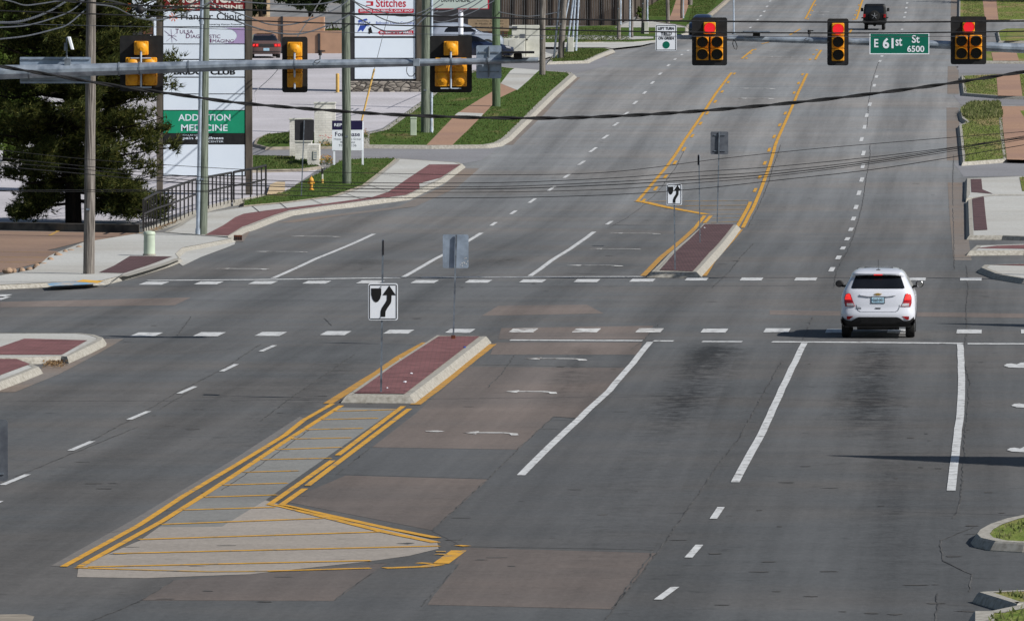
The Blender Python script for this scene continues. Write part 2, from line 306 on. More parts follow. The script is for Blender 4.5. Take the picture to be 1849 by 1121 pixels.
# ---------------------------------------------------------------- mesh helpers
def tag(o, label=None, cat=None, group=None, kind=None):
    if label: o['label'] = label
    if cat: o['category'] = cat
    if group: o['group'] = group
    if kind: o['kind'] = kind
    return o
def thing(name, label, cat, loc, group=None, rz=0):
    o = bpy.data.objects.new(name, None); COL.objects.link(o); o.location = loc; o.rotation_euler = (0, 0, rz)
    o.empty_display_size = 0.3
    return tag(o, label, cat, group)
class MB:
    def __init__(s): s.v = []; s.f = []
    def add(s, vs, fs):
        k = len(s.v); s.v += [Vector(v) for v in vs]; s.f += [tuple(i+k for i in f) for f in fs]; return s
    def box(s, x0, x1, y0, y1, z0, z1):
        return s.add([(x0,y0,z0),(x1,y0,z0),(x1,y1,z0),(x0,y1,z0),(x0,y0,z1),(x1,y0,z1),(x1,y1,z1),(x0,y1,z1)],
                     [(0,3,2,1),(4,5,6,7),(0,1,5,4),(1,2,6,5),(2,3,7,6),(3,0,4,7)])
    def cyl(s, p0, p1, r0, r1=None, n=12, caps=True):
        return s.tube([p0, p1], [r0, r0 if r1 is None else r1], n, caps)
    def tube(s, pts, rs, n=8, caps=True):
        pts = [Vector(p) for p in pts]; vs = []; fs = []
        if not isinstance(rs, (list, tuple)): rs = [rs]*len(pts)
        a = None
        for i, p in enumerate(pts):
            d = (pts[min(i+1, len(pts)-1)]-pts[max(i-1, 0)]).normalized()
            if a is None or abs(a.dot(d)) > 0.98: a = Vector((0, 0, 1)) if abs(d.z) < 0.9 else Vector((0, 1, 0))
            u = d.cross(a).normalized(); w_ = d.cross(u)
            for k in range(n):
                t = 2*math.pi*(k+0.5)/n; vs.append(p+(u*math.cos(t)+w_*math.sin(t))*rs[i])
        for i in range(len(pts)-1):
            for k in range(n): fs.append((i*n+k, i*n+(k+1)%n, (i+1)*n+(k+1)%n, (i+1)*n+k))
        if caps: fs.append(tuple(range(n))); fs.append(tuple((len(pts)-1)*n+k for k in reversed(range(n))))
        return s.add(vs, fs)
    def prism(s, poly, y0, y1):            # poly in x,z ; extruded along y
        n = len(poly); vs = [(x, y0, z) for x, z in poly]+[(x, y1, z) for x, z in poly]
        return s.add(vs, [tuple(range(n)), tuple(reversed(range(n, 2*n)))]+[(i, i+n, (i+1) % n+n, (i+1) % n) for i in range(n)])
    def rrect(s, x0, x1, z0, z1, y0, y1, r=0.05, k=4):
        p = []
        for cx, cz, a0 in ((x1-r, z1-r, 0), (x0+r, z1-r, 90), (x0+r, z0+r, 180), (x1-r, z0+r, 270)):
            for i in range(k+1):
                t = math.radians(a0+90*i/k); p.append((cx+r*math.cos(t), cz+r*math.sin(t)))
        return s.prism(p, y0, y1)
    def sphere(s, c, rx, ry=None, rz=None, n=12, m=8):
        ry = ry or rx; rz = rz or rx; vs = []; fs = []
        for j in range(m+1):
            a = math.pi*j/m
            for i in range(n):
                b = 2*math.pi*i/n; vs.append((c[0]+rx*math.sin(a)*math.cos(b), c[1]+ry*math.sin(a)*math.sin(b), c[2]+rz*math.cos(a)))
        for j in range(m):
            for i in range(n): fs.append((j*n+i, j*n+(i+1) % n, (j+1)*n+(i+1) % n, (j+1)*n+i))
        return s.add(vs, fs)
    def build(s, name, m, parent=None, smooth=False, bevel=0, root=None, fixn=True):
        me = bpy.data.meshes.new(name)
        org = Vector((0, 0, 0))
        me.from_pydata([tuple(v-org) for v in s.v], [], s.f); me.update()
        if fixn or bevel:
            bm = bmesh.new(); bm.from_mesh(me)
            bmesh.ops.remove_doubles(bm, verts=bm.verts, dist=1e-5)
            if fixn: bmesh.ops.recalc_face_normals(bm, faces=bm.faces)
            if bevel:
                ed = [e for e in bm.edges if len(e.link_faces) == 2 and e.calc_face_angle(0) > 0.6]
                bmesh.ops.bevel(bm, geom=ed, offset=bevel, segments=2, affect='EDGES', profile=0.5)
            bm.to_mesh(me); bm.free()
        if smooth:
            for p in me.polygons: p.use_smooth = True
            me.set_sharp_from_angle(angle=math.radians(40))
        me.materials.append(m)
        o = bpy.data.objects.new(name, me); COL.objects.link(o)
        if parent: o.parent = parent
        return o
def struct(o, kind='structure'): o['kind'] = kind; return o

NODEY = [n[0] for n in TN if 60 < n[0] < 1000]
def flat(polys, h, sub=0, jitter=0):
    """polygons in world XY laid on the terrain at height h"""
    bm = bmesh.new()
    for p in polys:
        vs = [bm.verts.new((q[0], q[1], 0)) for q in p]
        try: bm.faces.new(vs)
        except Exception: pass
    bmesh.ops.triangulate(bm, faces=bm.faces)
    ys = [v.co.y for v in bm.verts]; a, b = min(ys), max(ys)
    for y in NODEY:
        if a < y < b:
            bmesh.ops.bisect_plane(bm, geom=bm.verts[:]+bm.edges[:]+bm.faces[:], plane_co=(0, y, 0), plane_no=(0, 1, 0), dist=1e-4)
    for v in bm.verts: v.co.z = T(v.co.y)+h
    bmesh.ops.recalc_face_normals(bm, faces=bm.faces)
    for f in bm.faces:
        if f.normal.z < 0: f.normal_flip()
    return bm
def bmobj(name, bm, m, parent=None):
    me = bpy.data.meshes.new(name); bm.to_mesh(me); bm.free(); me.materials.append(m)
    o = bpy.data.objects.new(name, me); COL.objects.link(o)
    if parent: o.parent = parent
    return o
def sheet(name, polys, h, m, kind='structure', hp=None):
    """polygons given on the photo's pixel grid, cast onto the ground (height hp) and laid there at height h"""
    hp = h if hp is None else hp
    return struct(bmobj(name, flat([[G(x, y, hp) for x, y in p] for p in polys], h), m), kind)
def dens(pts, step=2.5):
    r = []
    for a, b in zip(pts, pts[1:]):
        n = max(1, int((b-a).length/step))
        for i in range(n): r.append(a+(b-a)*i/n)
    r.append(pts[-1]); return r
def strip_into(mb, pts, width, h, wob=0.0, step=2.5):
    pts = [Vector((p[0], p[1], 0)) for p in pts]; pts = dens(pts, step)
    L = []; R = []
    for i, p in enumerate(pts):
        d = (pts[min(i+1, len(pts)-1)]-pts[max(i-1, 0)]).normalized(); nrm = Vector((-d.y, d.x, 0))
        o_ = random.uniform(-wob, wob)
        for S, sg in ((L, 1), (R, -1)):
            q = p+nrm*(sg*width/2+o_); S.append(Vector((q.x, q.y, T(q.y)+h)))
    n = len(pts); mb.add(L+R, [(i, i+n, i+n+1, i+1) for i in range(n-1)])
def strips(name, lines, width, h, m, wob=0.0, hp=0, step=2.5):
    mb = MB()
    for ln in lines: strip_into(mb, [G(x, y, hp) for x, y in ln], width, h, wob, step)
    o = mb.build(name, m); 
    for p in o.data.polygons:
        pass
    return struct(o)
def offset(poly, d):
    n = len(poly); r = []
    area = sum(poly[i][0]*poly[(i+1) % n][1]-poly[(i+1) % n][0]*poly[i][1] for i in range(n))
    sg = 1 if area > 0 else -1
    for i in range(n):
        a = Vector(poly[i-1][:2]); b = Vector(poly[i][:2]); c = Vector(poly[(i+1) % n][:2])
        d1 = (b-a).normalized(); d2 = (c-b).normalized(); n1 = Vector((d1.y, -d1.x)); n2 = Vector((d2.y, -d2.x))
        k = (n1+n2)
        k = k/max(0.35, (1+n1.dot(n2))) if k.length > 1e-6 else n1
        q = b+k*d*sg; r.append(Vector((q.x, q.y, 0)))
    return r
def slab(name, outline, m_top, h=0.15, kw=0.16, slope=0.07, m_k=None, close=True):
    """raised area: kerb ring with a battered outer face, and the paving inside it"""
    P = [G(x, y, h) for x, y in outline]; P = dens([Vector((p.x, p.y, 0)) for p in P+[P[0]]], 3.0)[:-1]
    O = offset(P, slope); I = offset(P, -kw); n = len(P); I2 = offset(P, -0.03)
    mb = MB(); rings = [[Vector((p.x, p.y, T(p.y)-0.05)) for p in O], [Vector((p.x, p.y, T(p.y)+0.012)) for p in O],
                        [Vector((p.x, p.y, T(p.y)+h-0.03)) for p in P], [Vector((p.x, p.y, T(p.y)+h)) for p in I2], [Vector((p.x, p.y, T(p.y)+h)) for p in I]]
    vs = [v for r in rings for v in r]; fs = []
    for k in range(len(rings)-1):
        for i in range(n): fs.append((k*n+i, k*n+(i+1) % n, (k+1)*n+(i+1) % n, (k+1)*n+i))
    mb.add(vs, fs); ko = struct(mb.build('kerb', m_k or M_kerb))
    to = struct(bmobj(name, flat([I], h-0.006), m_top))
    return ko, to
def px_poly_world(polys, hp): return [[G(x, y, hp) for x, y in p] for p in polys]
def inside(x, y, poly):
    c = False; n = len(poly)
    for i in range(n):
        a = poly[i]; b = poly[i-1]
        if (a[1] > y) != (b[1] > y) and x < (b[0]-a[0])*(y-a[1])/(b[1]-a[1])+a[0]: c = not c
    return c
def blades(name, polys, hp, per_m2, m, size=0.09, maxn=9000, label=None):
    mb = MB()
    for p in px_poly_world(polys, hp):
        xs = [q.x for q in p]; ys = [q.y for q in p]; x0, x1, y0, y1 = min(xs), max(xs), min(ys), max(ys)
        n = int(min(maxn, per_m2*(x1-x0)*(y1-y0)))
        for _ in range(n):
            x = random.uniform(x0, x1); y = random.uniform(y0, y1)
            if not inside(x, y, p): continue
            a = random.uniform(0, 6.28); r = size*random.uniform(0.25, 0.6); hh = size*random.uniform(0.6, 1.5); z = T(y)+hp-0.01
            dx, dy = math.cos(a)*r, math.sin(a)*r; lx, ly = random.uniform(-.5, .5)*hh, random.uniform(-.5, .5)*hh
            mb.add([(x-dx, y-dy, z), (x+dx, y+dy, z), (x+lx, y+ly, z+hh)], [(0, 1, 2)])
    o = mb.build(name, m, fixn=False); o['kind'] = 'stuff'
    if label: o['label'] = label; o['category'] = 'grass'
    return o

_tc = {}
def text_mesh(s, bold=0.0):
    key = (s, bold)
    if key in _tc: return _tc[key]
    cu = bpy.data.curves.new('t', 'FONT'); cu.body = s; cu.size = 1; cu.offset = bold; cu.extrude = 0.0; cu.resolution_u = 4
    o = bpy.data.objects.new('t', cu); COL.objects.link(o)
    dg = bpy.context.evaluated_depsgraph_get(); me = bpy.data.meshes.new_from_object(o.evaluated_get(dg))
    vs = [(v.co.x, v.co.y) for v in me.vertices]; fs = [tuple(p.vertices) for p in me.polygons]
    bpy.data.objects.remove(o); bpy.data.curves.remove(cu); bpy.data.meshes.remove(me)
    _tc[key] = (vs, fs); return vs, fs
def put_text(mb, s, x0, x1, z0, z1, y, bold=0.0, keep=False):
    vs, fs = text_mesh(s, bold)
    if not vs: return
    ax, bx = min(v[0] for v in vs), max(v[0] for v in vs); az, bz = min(v[1] for v in vs), max(v[1] for v in vs)
    kx = (x1-x0)/(bx-ax); kz = (z1-z0)/(bz-az)
    mb.add([(x0+(v[0]-ax)*kx, y, z0+(v[1]-az)*kz) for v in vs], fs)
    
# ================================================================ GROUND AND ROAD
def bigsheet(name, x0, x1, y0, y1, h, m):
    return struct(bmobj(name, flat([[(x0, y0), (x1, y0), (x1, y1), (x0, y1)]], h), m))
bigsheet('ground', -1500, 1500, -150, 3500, -0.06, M_grasslight)
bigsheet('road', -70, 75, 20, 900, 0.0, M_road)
# lighter parking lots on the left
sheet('parking_lot', [[(-150,401),(258,404),(300,392),(350,381),(465,356),(480,352),(515,347),(545,326),(580,302),(600,290),(640,268),(640,262),(640,240),(657,240),(690,232),(765,180),(800,150),(850,128),(905,118),(905,60),(-200,60)]], 0.004, M_lot)
sheet('side_parking_lot', [[(-150,414),(255,421),(290,428),(150,436),(85,452),(150,457),(0,492),(-150,492)]], 0.012, M_lotbrown)
sheet('driveway', [[(455,262),(600,262),(780,263),(830,262),(905,263),(868,290),(835,296),(717,286),(580,302),(455,283)]], 0.008, M_drive)
sheet('side_street', [[(905,112),(1000,112),(1062,112),(1090,98),(1100,118),(1036,134),(985,128),(905,124)]], 0.008, M_drive)
# old slabs of different colours in the roadway (separate pours)
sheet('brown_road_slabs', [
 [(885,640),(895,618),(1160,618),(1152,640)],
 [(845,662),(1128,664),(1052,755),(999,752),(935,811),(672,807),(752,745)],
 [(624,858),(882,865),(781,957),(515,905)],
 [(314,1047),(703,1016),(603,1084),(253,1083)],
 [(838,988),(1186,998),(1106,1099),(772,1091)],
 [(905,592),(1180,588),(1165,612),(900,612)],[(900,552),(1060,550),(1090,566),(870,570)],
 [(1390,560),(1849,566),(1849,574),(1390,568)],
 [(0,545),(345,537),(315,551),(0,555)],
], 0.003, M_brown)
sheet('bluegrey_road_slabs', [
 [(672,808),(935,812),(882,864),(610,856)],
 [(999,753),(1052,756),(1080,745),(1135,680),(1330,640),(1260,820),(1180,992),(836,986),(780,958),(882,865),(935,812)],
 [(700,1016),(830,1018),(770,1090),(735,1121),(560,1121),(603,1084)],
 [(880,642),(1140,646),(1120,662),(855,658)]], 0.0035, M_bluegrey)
sheet('pale_road_slabs', [
 [(253,975),(142,1022),(139,1041),(260,1043),(451,1036),(664,1013),(737,1003),(792,990),(789,976),(514,913),(478,902),(401,950),(287,951)],
 ], 0.0042, M_light)
sheet('faded_road_slabs', [[(112,1021),(250,947),(430,836),(552,755),(541,752),(418,831),(243,936),(92,1021)]], 0.0043, M_faded)
sheet('side_street', [[(1722,172),(1735,190),(2100,190),(2100,173)],[(1722,295),(1740,319),(2100,316),(2100,290)],[(1722,112),(1732,133),(2100,133),(2100,112)]], 0.004, M_drive)
sheet('hatched_road_slabs', [[(612,735),(716,738),(600,818),(480,902),(401,950),(287,951),(373,892),(432,853),(514,799)]], 0.0046, M_hatch)
# ---------------------------------------------------------------- kerbed areas
HK = 0.15
# near median island
NI = [(612,712),(740,715),(878,608),(866,604),(788,604)]
slab('median_island', [(624,713),(742,714),(812,661),(880,607),(787,605),(700,661)], M_kerb, 0.16, 0.12, 0.09)
sheet('island_paving', [[(640,710),(731,711),(800,658),(866,607.5),(792,607.5),(712,659)]], 0.168, M_red, hp=0.16)
# far median island
slab('median_island', [(1174,491),(1258,492),(1292,455),(1332,406),(1270,403),(1220,447)], M_kerb, 0.16, 0.12, 0.11)
sheet('island_paving', [[(1191,488),(1251,490),(1288,450),(1325,405),(1272,405),(1230,446)]], 0.168, M_reddark, hp=0.16)
# near left corner
slab('sidewalk', [(-90,602),(0,601),(145,601),(172,604),(187,609),(186,613),(160,626),(122,644),(110,643),(60,645),(-90,648)], M_side, HK)
slab('sidewalk', [(-90,648),(26,647),(56,655),(72,662),(40,675),(0,690),(-90,720)], M_side, HK)
sheet('corner_paving', [[(44,611),(158,614),(112,640),(-60,640),(-20,633)], [(-60,647),(30,647.5),(54,657),(0,677),(-60,698)]], HK+0.003, M_red)
# far left corner and its sidewalk
slab('sidewalk', [(-90,524),(0,514),(107,509),(185,506),(222,497),(260,486),(300,474),(324,465),(318,458),(330,447),(420,430),(370,425),(295,420),(250,421),(150,437),(88,462),(60,486),(0,497),(-90,500)], M_side, 0.13, 0.01, 0.1)
sheet('corner_paving', [[(235,462),(311,463),(270,478),(224,493),(178,492),(205,480)]], 0.13, M_reddark)
strips('kerb_face_paving', [[(322,467),(300,476),(262,488),(224,499)]], 0.22, 0.135, M_kerb, hp=0.13)
sheet('driveway_apron', [[(318,458),(330,447),(424,432),(424,441),(330,480),(316,470)]], 0.012, M_side)
sheet('ramp_pad', [[(150,505),(188,508),(176,511.5),(136,509)]], 0.137, M_ada, hp=0.13)
sheet('utility_marking', [[(85,512),(112,510),(160,508.5),(190,510),(165,514),(90,517.5)]], 0.135, M_bpaint, hp=0.12)
slab('sidewalk', [(295,419),(370,425),(412,427),(440,412),(497,391),(525,382),(600,371),(665,363),(735,354),(762,341),(797,325),(836,296),(828,293),(717,286),(680,316),(655,336),(600,355),(515,366),(440,373),(372,383),(350,387)], M_side, HK, 0.17, 0.10)
sheet('verge_paving', [[(370,424),(412,425),(438,409),(495,388),(523,379.5),(600,369),(664,361),(733,352),(758,340),(700,347),(672,356),(565,370),(480,380),(440,386),(425,392)],
    [(758,340),(700,347),(737,322),(775,297),(832,297),(796,321),(765,329),(757,332)]], HK+0.003, M_red)
slab('grass_verge', [(440,371),(440,362),(515,346),(540,330),(580,310),(615,290),(657,286),(715,286),(680,315),(655,334),(600,353.5),(515,364.5)], M_grass, 0.17, 0.02, 0.02, M_kerbdark)
slab('grass_verge', [(452,280),(547,282),(580,300),(545,305),(452,307)], M_grass, 0.12, 0.10, 0.03, M_kerbdark)
slab('grass_verge', [(457,260),(462,250),(480,242),(520,238),(640,240),(655,262),(600,264),(480,266)], M_grass, 0.12, 0.14, 0.05, M_kerbdark)
# verge further up the hill, with its brown sidewalk
slab('grass_verge', [(655,262),(655,242),(690,234),(765,180),(800,152),(850,129),(900,120),(930,123),(975,127),(1032,131),(1038,135),(1010,160),(965,203),(955,214),(920,248),(903,258),(880,262),(780,263)], M_grass, HK, 0.28, 0.10)
sheet('sidewalk', [[(770,262),(817,262),(840,240),(865,215),(900,178),(934,162),(904,150),(890,165),(825,205),(785,247)]], HK+0.002, M_sidebrown)
sheet('sidewalk', [[(904,151),(934,163),(955,145),(974,127),(930,123),(922,128)],[(821,208),(868,212),(873,205),(828,203)]], HK+0.005, M_side)
slab('grass_verge', [(990,112),(1060,110),(1084,99),(1108,90),(1097,87),(1030,87),(1010,88)], M_grass, HK, 0.2, 0.10)
slab('grass_verge', [(905,78),(1000,77),(1090,76),(1145,76),(1185,73),(1240,60),(1240,50),(1100,46),(905,52)], M_grass, 0.12, 0.1, 0.10)
sheet('sidewalk', [[(905,84),(960,86),(1000,100),(975,110),(955,110),(905,100)],[(905,72),(990,70),(1110,73),(1180,70),(1180,67),(1060,64),(905,66)]], HK-0.02, M_side)
slab('grass_verge', [(1240,48),(1265,36),(1290,20),(1310,3),(1325,-12),(1160,-12),(1150,34)], M_grass, HK, 0.2, 0.10, M_kerbdark)
sheet('sidewalk', [[(1205,40),(1232,36),(1240,20),(1250,-10),(1225,-10),(1215,18)]], HK+0.004, M_sidebrown)
sheet('driveway', [[(905,79),(1000,78),(1090,77.5),(1150,77),(1190,74.5),(1160,82),(1105,88),(1095,86),(1030,86),(905,84)],[(1110,50),(1240,50),(1262,38),(1150,35)]], 0.12, M_side)
# right-hand side, from the bottom up
slab('grass_verge', [(1786,1102),(1757,1102),(1757,1200),(2100,1200),(2100,1080),(1849,1086),(1838,1091)], M_grasslight, HK, 0.28, 0.06)
slab('grass_verge', [(1764,1068),(1775,1067),(1849,1064),(2100,1058),(2100,1084),(1849,1088),(1836,1090)], M_grasslight, HK, 0.2, 0.06)
slab('grass_verge', [(1761,963),(1767,955),(1785,945),(1815,935),(1849,928),(2100,890),(2100,985),(1849,979),(1795,976),(1768,970)], M_grasslight, HK, 0.22, 0.07)
sheet('sidewalk', [[(1849,1073),(2000,1070),(2000,1082),(1849,1080)]], HK+0.002, M_side)
slab('sidewalk', [(1770,483),(1776,478),(1849,476),(2100,474),(2100,512),(1849,503),(1800,495)], M_side, HK, 0.18, 0.08)
sheet('corner_paving', [[(1790,478),(1849,477),(1990,476),(1990,480),(1849,479.5)]], HK+0.004, M_red)
slab('sidewalk', [(1750,453),(1762,443),(1849,440),(2050,436),(2050,458),(1849,452)], M_side, HK, 0.18, 0.08)
sheet('corner_paving', [[(1762,448),(1800,443.5),(1849,442),(2000,441),(2000,448),(1849,449)]], HK+0.004, M_red)
slab('sidewalk', [(1745,322),(1838,318),(2000,316),(2000,352),(1800,352),(1745,358),(1744,349)], M_side, HK, 0.16, 0.07)
slab('sidewalk', [(1747,361),(1760,356),(1790,353),(2000,352),(2000,432),(1810,425),(1749,425)], M_side, HK, 0.16, 0.07)
sheet('verge_paving', [[(1753,323.5),(1772,323),(1774,342),(1793,350),(1754,347)], [(1755.5,359),(1776,354.5),(1777,359),(1783,415),(1759,416)]], HK+0.004, M_reddark)
slab('grass_verge', [(1738,293),(1731,226),(1746,220),(1736,213),(1733,200),(1748,190),(1808,187),(1812,240),(1818,287)], M_grasslight, HK, 0.14, 0.07)
sheet('sidewalk', [[(1807,192),(1870,192),(1885,290),(1818,288),(1812,240)]], HK+0.004, M_sidebrown)
sheet('grass_verge', [[(1842,200),(2200,195),(2200,290),(1885,290),(1866,240)],[(1841,320),(1900,320),(1900,346),(1846,345)],[(1842,134),(2200,134),(2200,176),(1846,174)],[(1820,52),(2200,50),(2200,74),(1815,74)],[(1798,-15),(2100,-15),(2100,34),(1803,36)]], 0.156, M_grasslight)
slab('grass_verge', [(1739,168),(1735,137),(1799,134),(1900,134),(1900,176),(1801,173)], M_grasslight, HK, 0.18, 0.07)
sheet('sidewalk', [[(1799,134.5),(1841,134),(1846,174),(1802,173)], [(1790,95),(1835,94),(1840,110),(1793,110)], [(1772,-15),(1797,-15),(1803,36),(1779,36)]], HK+0.006, M_sidebrown)
slab('grass_verge', [(1734,110),(1733,92),(1768,90),(1900,90),(1900,111)], M_grasslight, HK, 0.1, 0.07)
slab('grass_verge', [(1804,74),(1800,56),(1815,52),(2000,50),(2000,75)], M_grasslight, HK, 0.1, 0.07)
slab('grass_verge', [(1731,36),(1732,-18),(2000,-18),(2000,36)], M_grasslight, HK, 0.1, 0.07)
strips('gutter', [[(1721,120),(1721,170)], [(1720,195),(1722,290)], [(1724,330),(1733,425),(1738,470)],[(1724,0),(1724,50)]], 0.55, 0.004, M_gutter)
strips('gutter', [[(1037,140),(970,207),(913,262)], [(1100,96),(1080,106),(1050,118)], [(200,612),(150,640),(80,676),(0,708)], [(852,304),(812,338),(782,352),(735,373),(590,391),(515,402)]], 0.62, 0.0052, M_gutter)
sheet('sidewalk', [[(-40,1109),(45,1108),(62,1112),(58,1121),(60,1135),(-40,1135)]], 0.15, M_kerbdark)

scf = MB(); random.seed(21)
for _ in range(150):
    x = random.uniform(80, 1820); y = random.uniform(520, 1110) if random.random() < 0.7 else random.uniform(300, 520)
    if y < 560 and x < 420: continue
    c = G(x, y); w_ = random.uniform(0.03, 0.22); h_ = random.uniform(0.03, 0.16); n = 9; P = []
    for i in range(n): t = 6.283*i/n; k = random.uniform(0.5, 1.1); P.append((c.x+math.cos(t)*w_*k, c.y+math.sin(t)*h_*k, T(c.y)+0.0068))
    scf.add(P, [tuple(range(n))])
struct(scf.build('road_spots', mat('tar_spot', (0.05,0.05,0.05), (0.09,0.085,0.08), scale=3, rough=0.9)), 'stuff')
# joints and cracks
cr_ = [[(1412,652),(1376,715),(1335,790),(1300,835),(1252,905),(1205,972),(1160,1033),(1088,1125)],
 [(1745,480),(1748,520),(1744,560),(1746,600),(1737,640),(1751,690),(1747,740),(1742,790),(1740,840),(1735,890),(1732,915),(1720,936)],
 [(1756,952),(1700,975),(1698,985),(1703,1013),(1756,1037),(1750,1068)], [(1692,1071),(1693,1090),(1689,1125)],
 [(1505,520),(1510,490),(1530,455),(1545,415),(1556,375),(1564,325),(1571,280),(1571,262)],[(1566,230),(1568,190),(1574,150),(1588,110)],
 [(1722,280),(1720,340),(1722,420),(1723,486)], [(1410,262),(1396,300),(1388,330),(1366,380),(1350,410)],
 [(1167,366),(1130,395),(1098,412)], [(1235,272),(1222,300),(1190,345),(1168,365)],
 [(1360,440),(1318,490),(1285,520)], [(640,640),(530,715),(470,760)], [(470,622),(400,668),(320,708),(240,755),(130,815)],
 [(935,811),(1000,752)], [(880,865),(935,812)],[(781,957),(830,912),(880,866)], [(604,1084),(660,1042),(702,1017)],[(607,857),(668,810)],
 [(815,985),(846,963)],[(1180,995),(1106,1098)],[(760,1095),(832,1016)], [(250,1086),(314,1048)],[(165,1121),(250,1086)],
 [(340,708),(290,738)], [(420,630),(300,640)], [(560,775),(470,840),(400,885)], [(1138,632),(1160,617),(1190,585)], [(1448,617),(1468,572)],
 [(930,640),(905,676),(880,700)], [(1470,568),(1560,562)], [(320,606),(345,572)], [(585,575),(600,588)], [(30,860),(250,770)]]
strips('pavement_joint', cr_, 0.022, 0.0075, M_crack, wob=0.018, step=0.5)
strips('seam_and_shadow_line', [[(1389,562),(1500,566)],[(999,752),(1052,756)],[(672,808),(935,812)],[(0,650),(200,655)],[(360,716),(560,722)],[(0,560),(300,562)],
                     [(1100,712),(1500,724)]], 0.03, 0.0072, M_crack, step=0.6, wob=0.02)  # slab seams, plus painted shadow lines of a wire and the sign post

# ---------------------------------------------------------------- painted markings
RD = Vector((0.0645, 1, 0)).normalized(); RX = Vector((1, -0.0645, 0)).normalized()
strips('white_lane_line', [[(1173.4,618),(1142,657),(1100,705.6),(1062,740.5),(1024,777),(990,809),(941,858.5)],
  [(1452,620),(1418,690),(1376,781),(1328,871)], [(1734,622),(1737,685),(1735,735),(1725,822),(1718,886)],
  [(675,423),(585,462),(493,503)], [(869,421),(800,461),(728,501)], [(1073,419),(1015,459),(957,499)]], 0.15, 0.011, M_white, wob=0.008)
strips('stop_line', [[(921,614.5),(1160,615.5)],[(1180,616),(1216,616.2)],[(1268,617),(1340,617.4)],[(1394,617.6),(1560,618.6),(1738,620.5)],[(1747,621),(1900,621.5)],
  [(267,507),(460,505.5),(720,502)],[(760,501.5),(1160,500)]], 0.55, 0.010, M_white)
mb = MB(); mb2 = MB()
def dash(mb, px, py, length=3.0, width=0.11, w2=None):
    c = G(px, py); d = RD
    strip_into(mb, [c-d*length/2, c+d*length/2], width, 0.011)
def dashp(mb, a, b, width=0.12): strip_into(mb, [G(*a), G(*b)], width, 0.011)
for a, b in (((471,635),(496,624)),((400,671),(427,658)),((323,711),(353,698)),((233,758),(268,743)),((127,814),(167,797)),((4,876),(50,857)),
             ((1288,937),(1302,916)),((1243,1007),(1263,984)),((1188,1083),(1219,1060)),((0,905),(-30,920))): dashp(mb, a, b, 0.12)
for x, y in [(1100,403),(891,405),(927,384),(961,363),(996,341),(1024,318),(1050,295),(1071,271),(1093,248),(1112,225),(1130,206),(1147,186),(1164,168),(1178,150),(1192,134),(1207,118.6),(1219,107.6),(1231,99.6),(1242.5,92),(1355,50.6),(1368,36.4),(1373.6,29.4),(1380,21.5),(1385,12.5),(1390.7,2.8)]:
    c = G(x, y); x2 = G(x+12, y-8.5) if y > 200 else G(x+7, y-6.5)
    d = (Vector((x2.x, x2.y, 0))-Vector((c.x, c.y, 0))).normalized()
    strip_into(mb, [c-d*1.5, c+d*1.5], 0.13, 0.011)
for x, y in [(1502,487),(1514,465),(1522,448.6),(1530,432),(1536.6,415),(1541,395.5),(1545.6,375),(1551,349),(1556,325),(1558,300.7),(1559,277.5),(1555.6,252),(1561,230),(1565,209),(1570.6,189),(1575,170),(1578.6,155),(1582.6,139),(1589,111),(1592.5,102),(1628.6,54),(1631,40),(1633,32),(1635,23.7),(1636.5,15),(1638,6.2)]:
    c = G(x, y); strip_into(mb, [c-RD*1.5, c+RD*1.5], 0.15, 0.011)
struct(mb.build('dashed_lane_line', M_white))
mb = MB(); mbw = MB()
def cross(px, py, wpx, wear=False, ln=2.0):
    c = G(px, py); s = F/c.y; q = mbw if wear else mb
    hw = wpx/s/2; d = RD*ln/2
    P = [c-d-RX*hw, c-d+RX*hw, c+d+RX*hw, c+d-RX*hw]
    q.add([(p.x, p.y, T(p.y)+0.011) for p in P], [(0,1,2,3)])
for x in (278,377,475,572,669,767,864,962,1060,1160): cross(x, 512-(x-278)*0.0060, 42)
for x in (1258,1357,1455,1554,1652,1753): cross(x, 504.5, 39)
for x, y in ((264,604.5),(378,604),(489,603.5),(606,602),(720,599.5),(831,598),(1290,597.5),(1403,597),(1514,598),(1625,598.5),(1750,599),(1866,599)): cross(x, y, 45)
for x, y in ((945,597),(1059,597),(1173,597)): cross(x, y, 45, True)
cross(-10, 535, 48); cross(-8, 539, 40)
struct(mb.build('crosswalk_stripes', M_white)); struct(mbw.build('worn_crosswalk_stripes', M_whiteworn))
# turn arrows: the barbed, bent shape painted flat on the roadway
mb = MB(); mbw = MB()
def arrow(px, py, wpx, q, flip=1, L=2.3):
    c = G(px, py); s = F/c.y; k = wpx/s/2.0
    pts = [(-1.0,0.12),(-0.45,0.36),(-0.45,0.20),(0.35,0.14),(0.62,0.05),(0.80,-0.42),(1.0,-0.42),(0.9,0.14),(0.5,0.30),(-0.2,0.36),(-0.45,0.40),(-0.45,0.52),(-0.55,0.50)]
    pts = [(-1.0,0.10),(-0.5,0.34),(-0.5,0.18),(0.35,0.14),(0.66,-0.10),(0.70,-0.5),(1.0,-0.5),(0.94,0.02),(0.45,0.27),(-0.5,0.27),(-0.5,-0.14),(-0.56,-0.14)]
    pts = [(-1,0.05),(-0.5,0.42),(-0.5,0.22),(0.4,0.18),(0.72,0.0),(0.76,-0.45),(1,-0.45),(0.96,0.0),(0.5,0.0),(-0.5,0.0),(-0.5,-0.28)]
    P = []
    for a, b in [(-1,0.06),(-0.5,0.36),(-0.5,0.16),(0.45,0.16),(0.90,-0.06),(1.0,-0.42),(0.74,-0.42),(0.62,-0.10),(0.35,0.0),(-0.5,0.0),(-0.5,-0.22)]:
        p = c+RX*(a*k*flip)+RD*(b*L); P.append((p.x, p.y, T(p.y)+0.0115))
    q.add(P, [tuple(range(len(P)))])
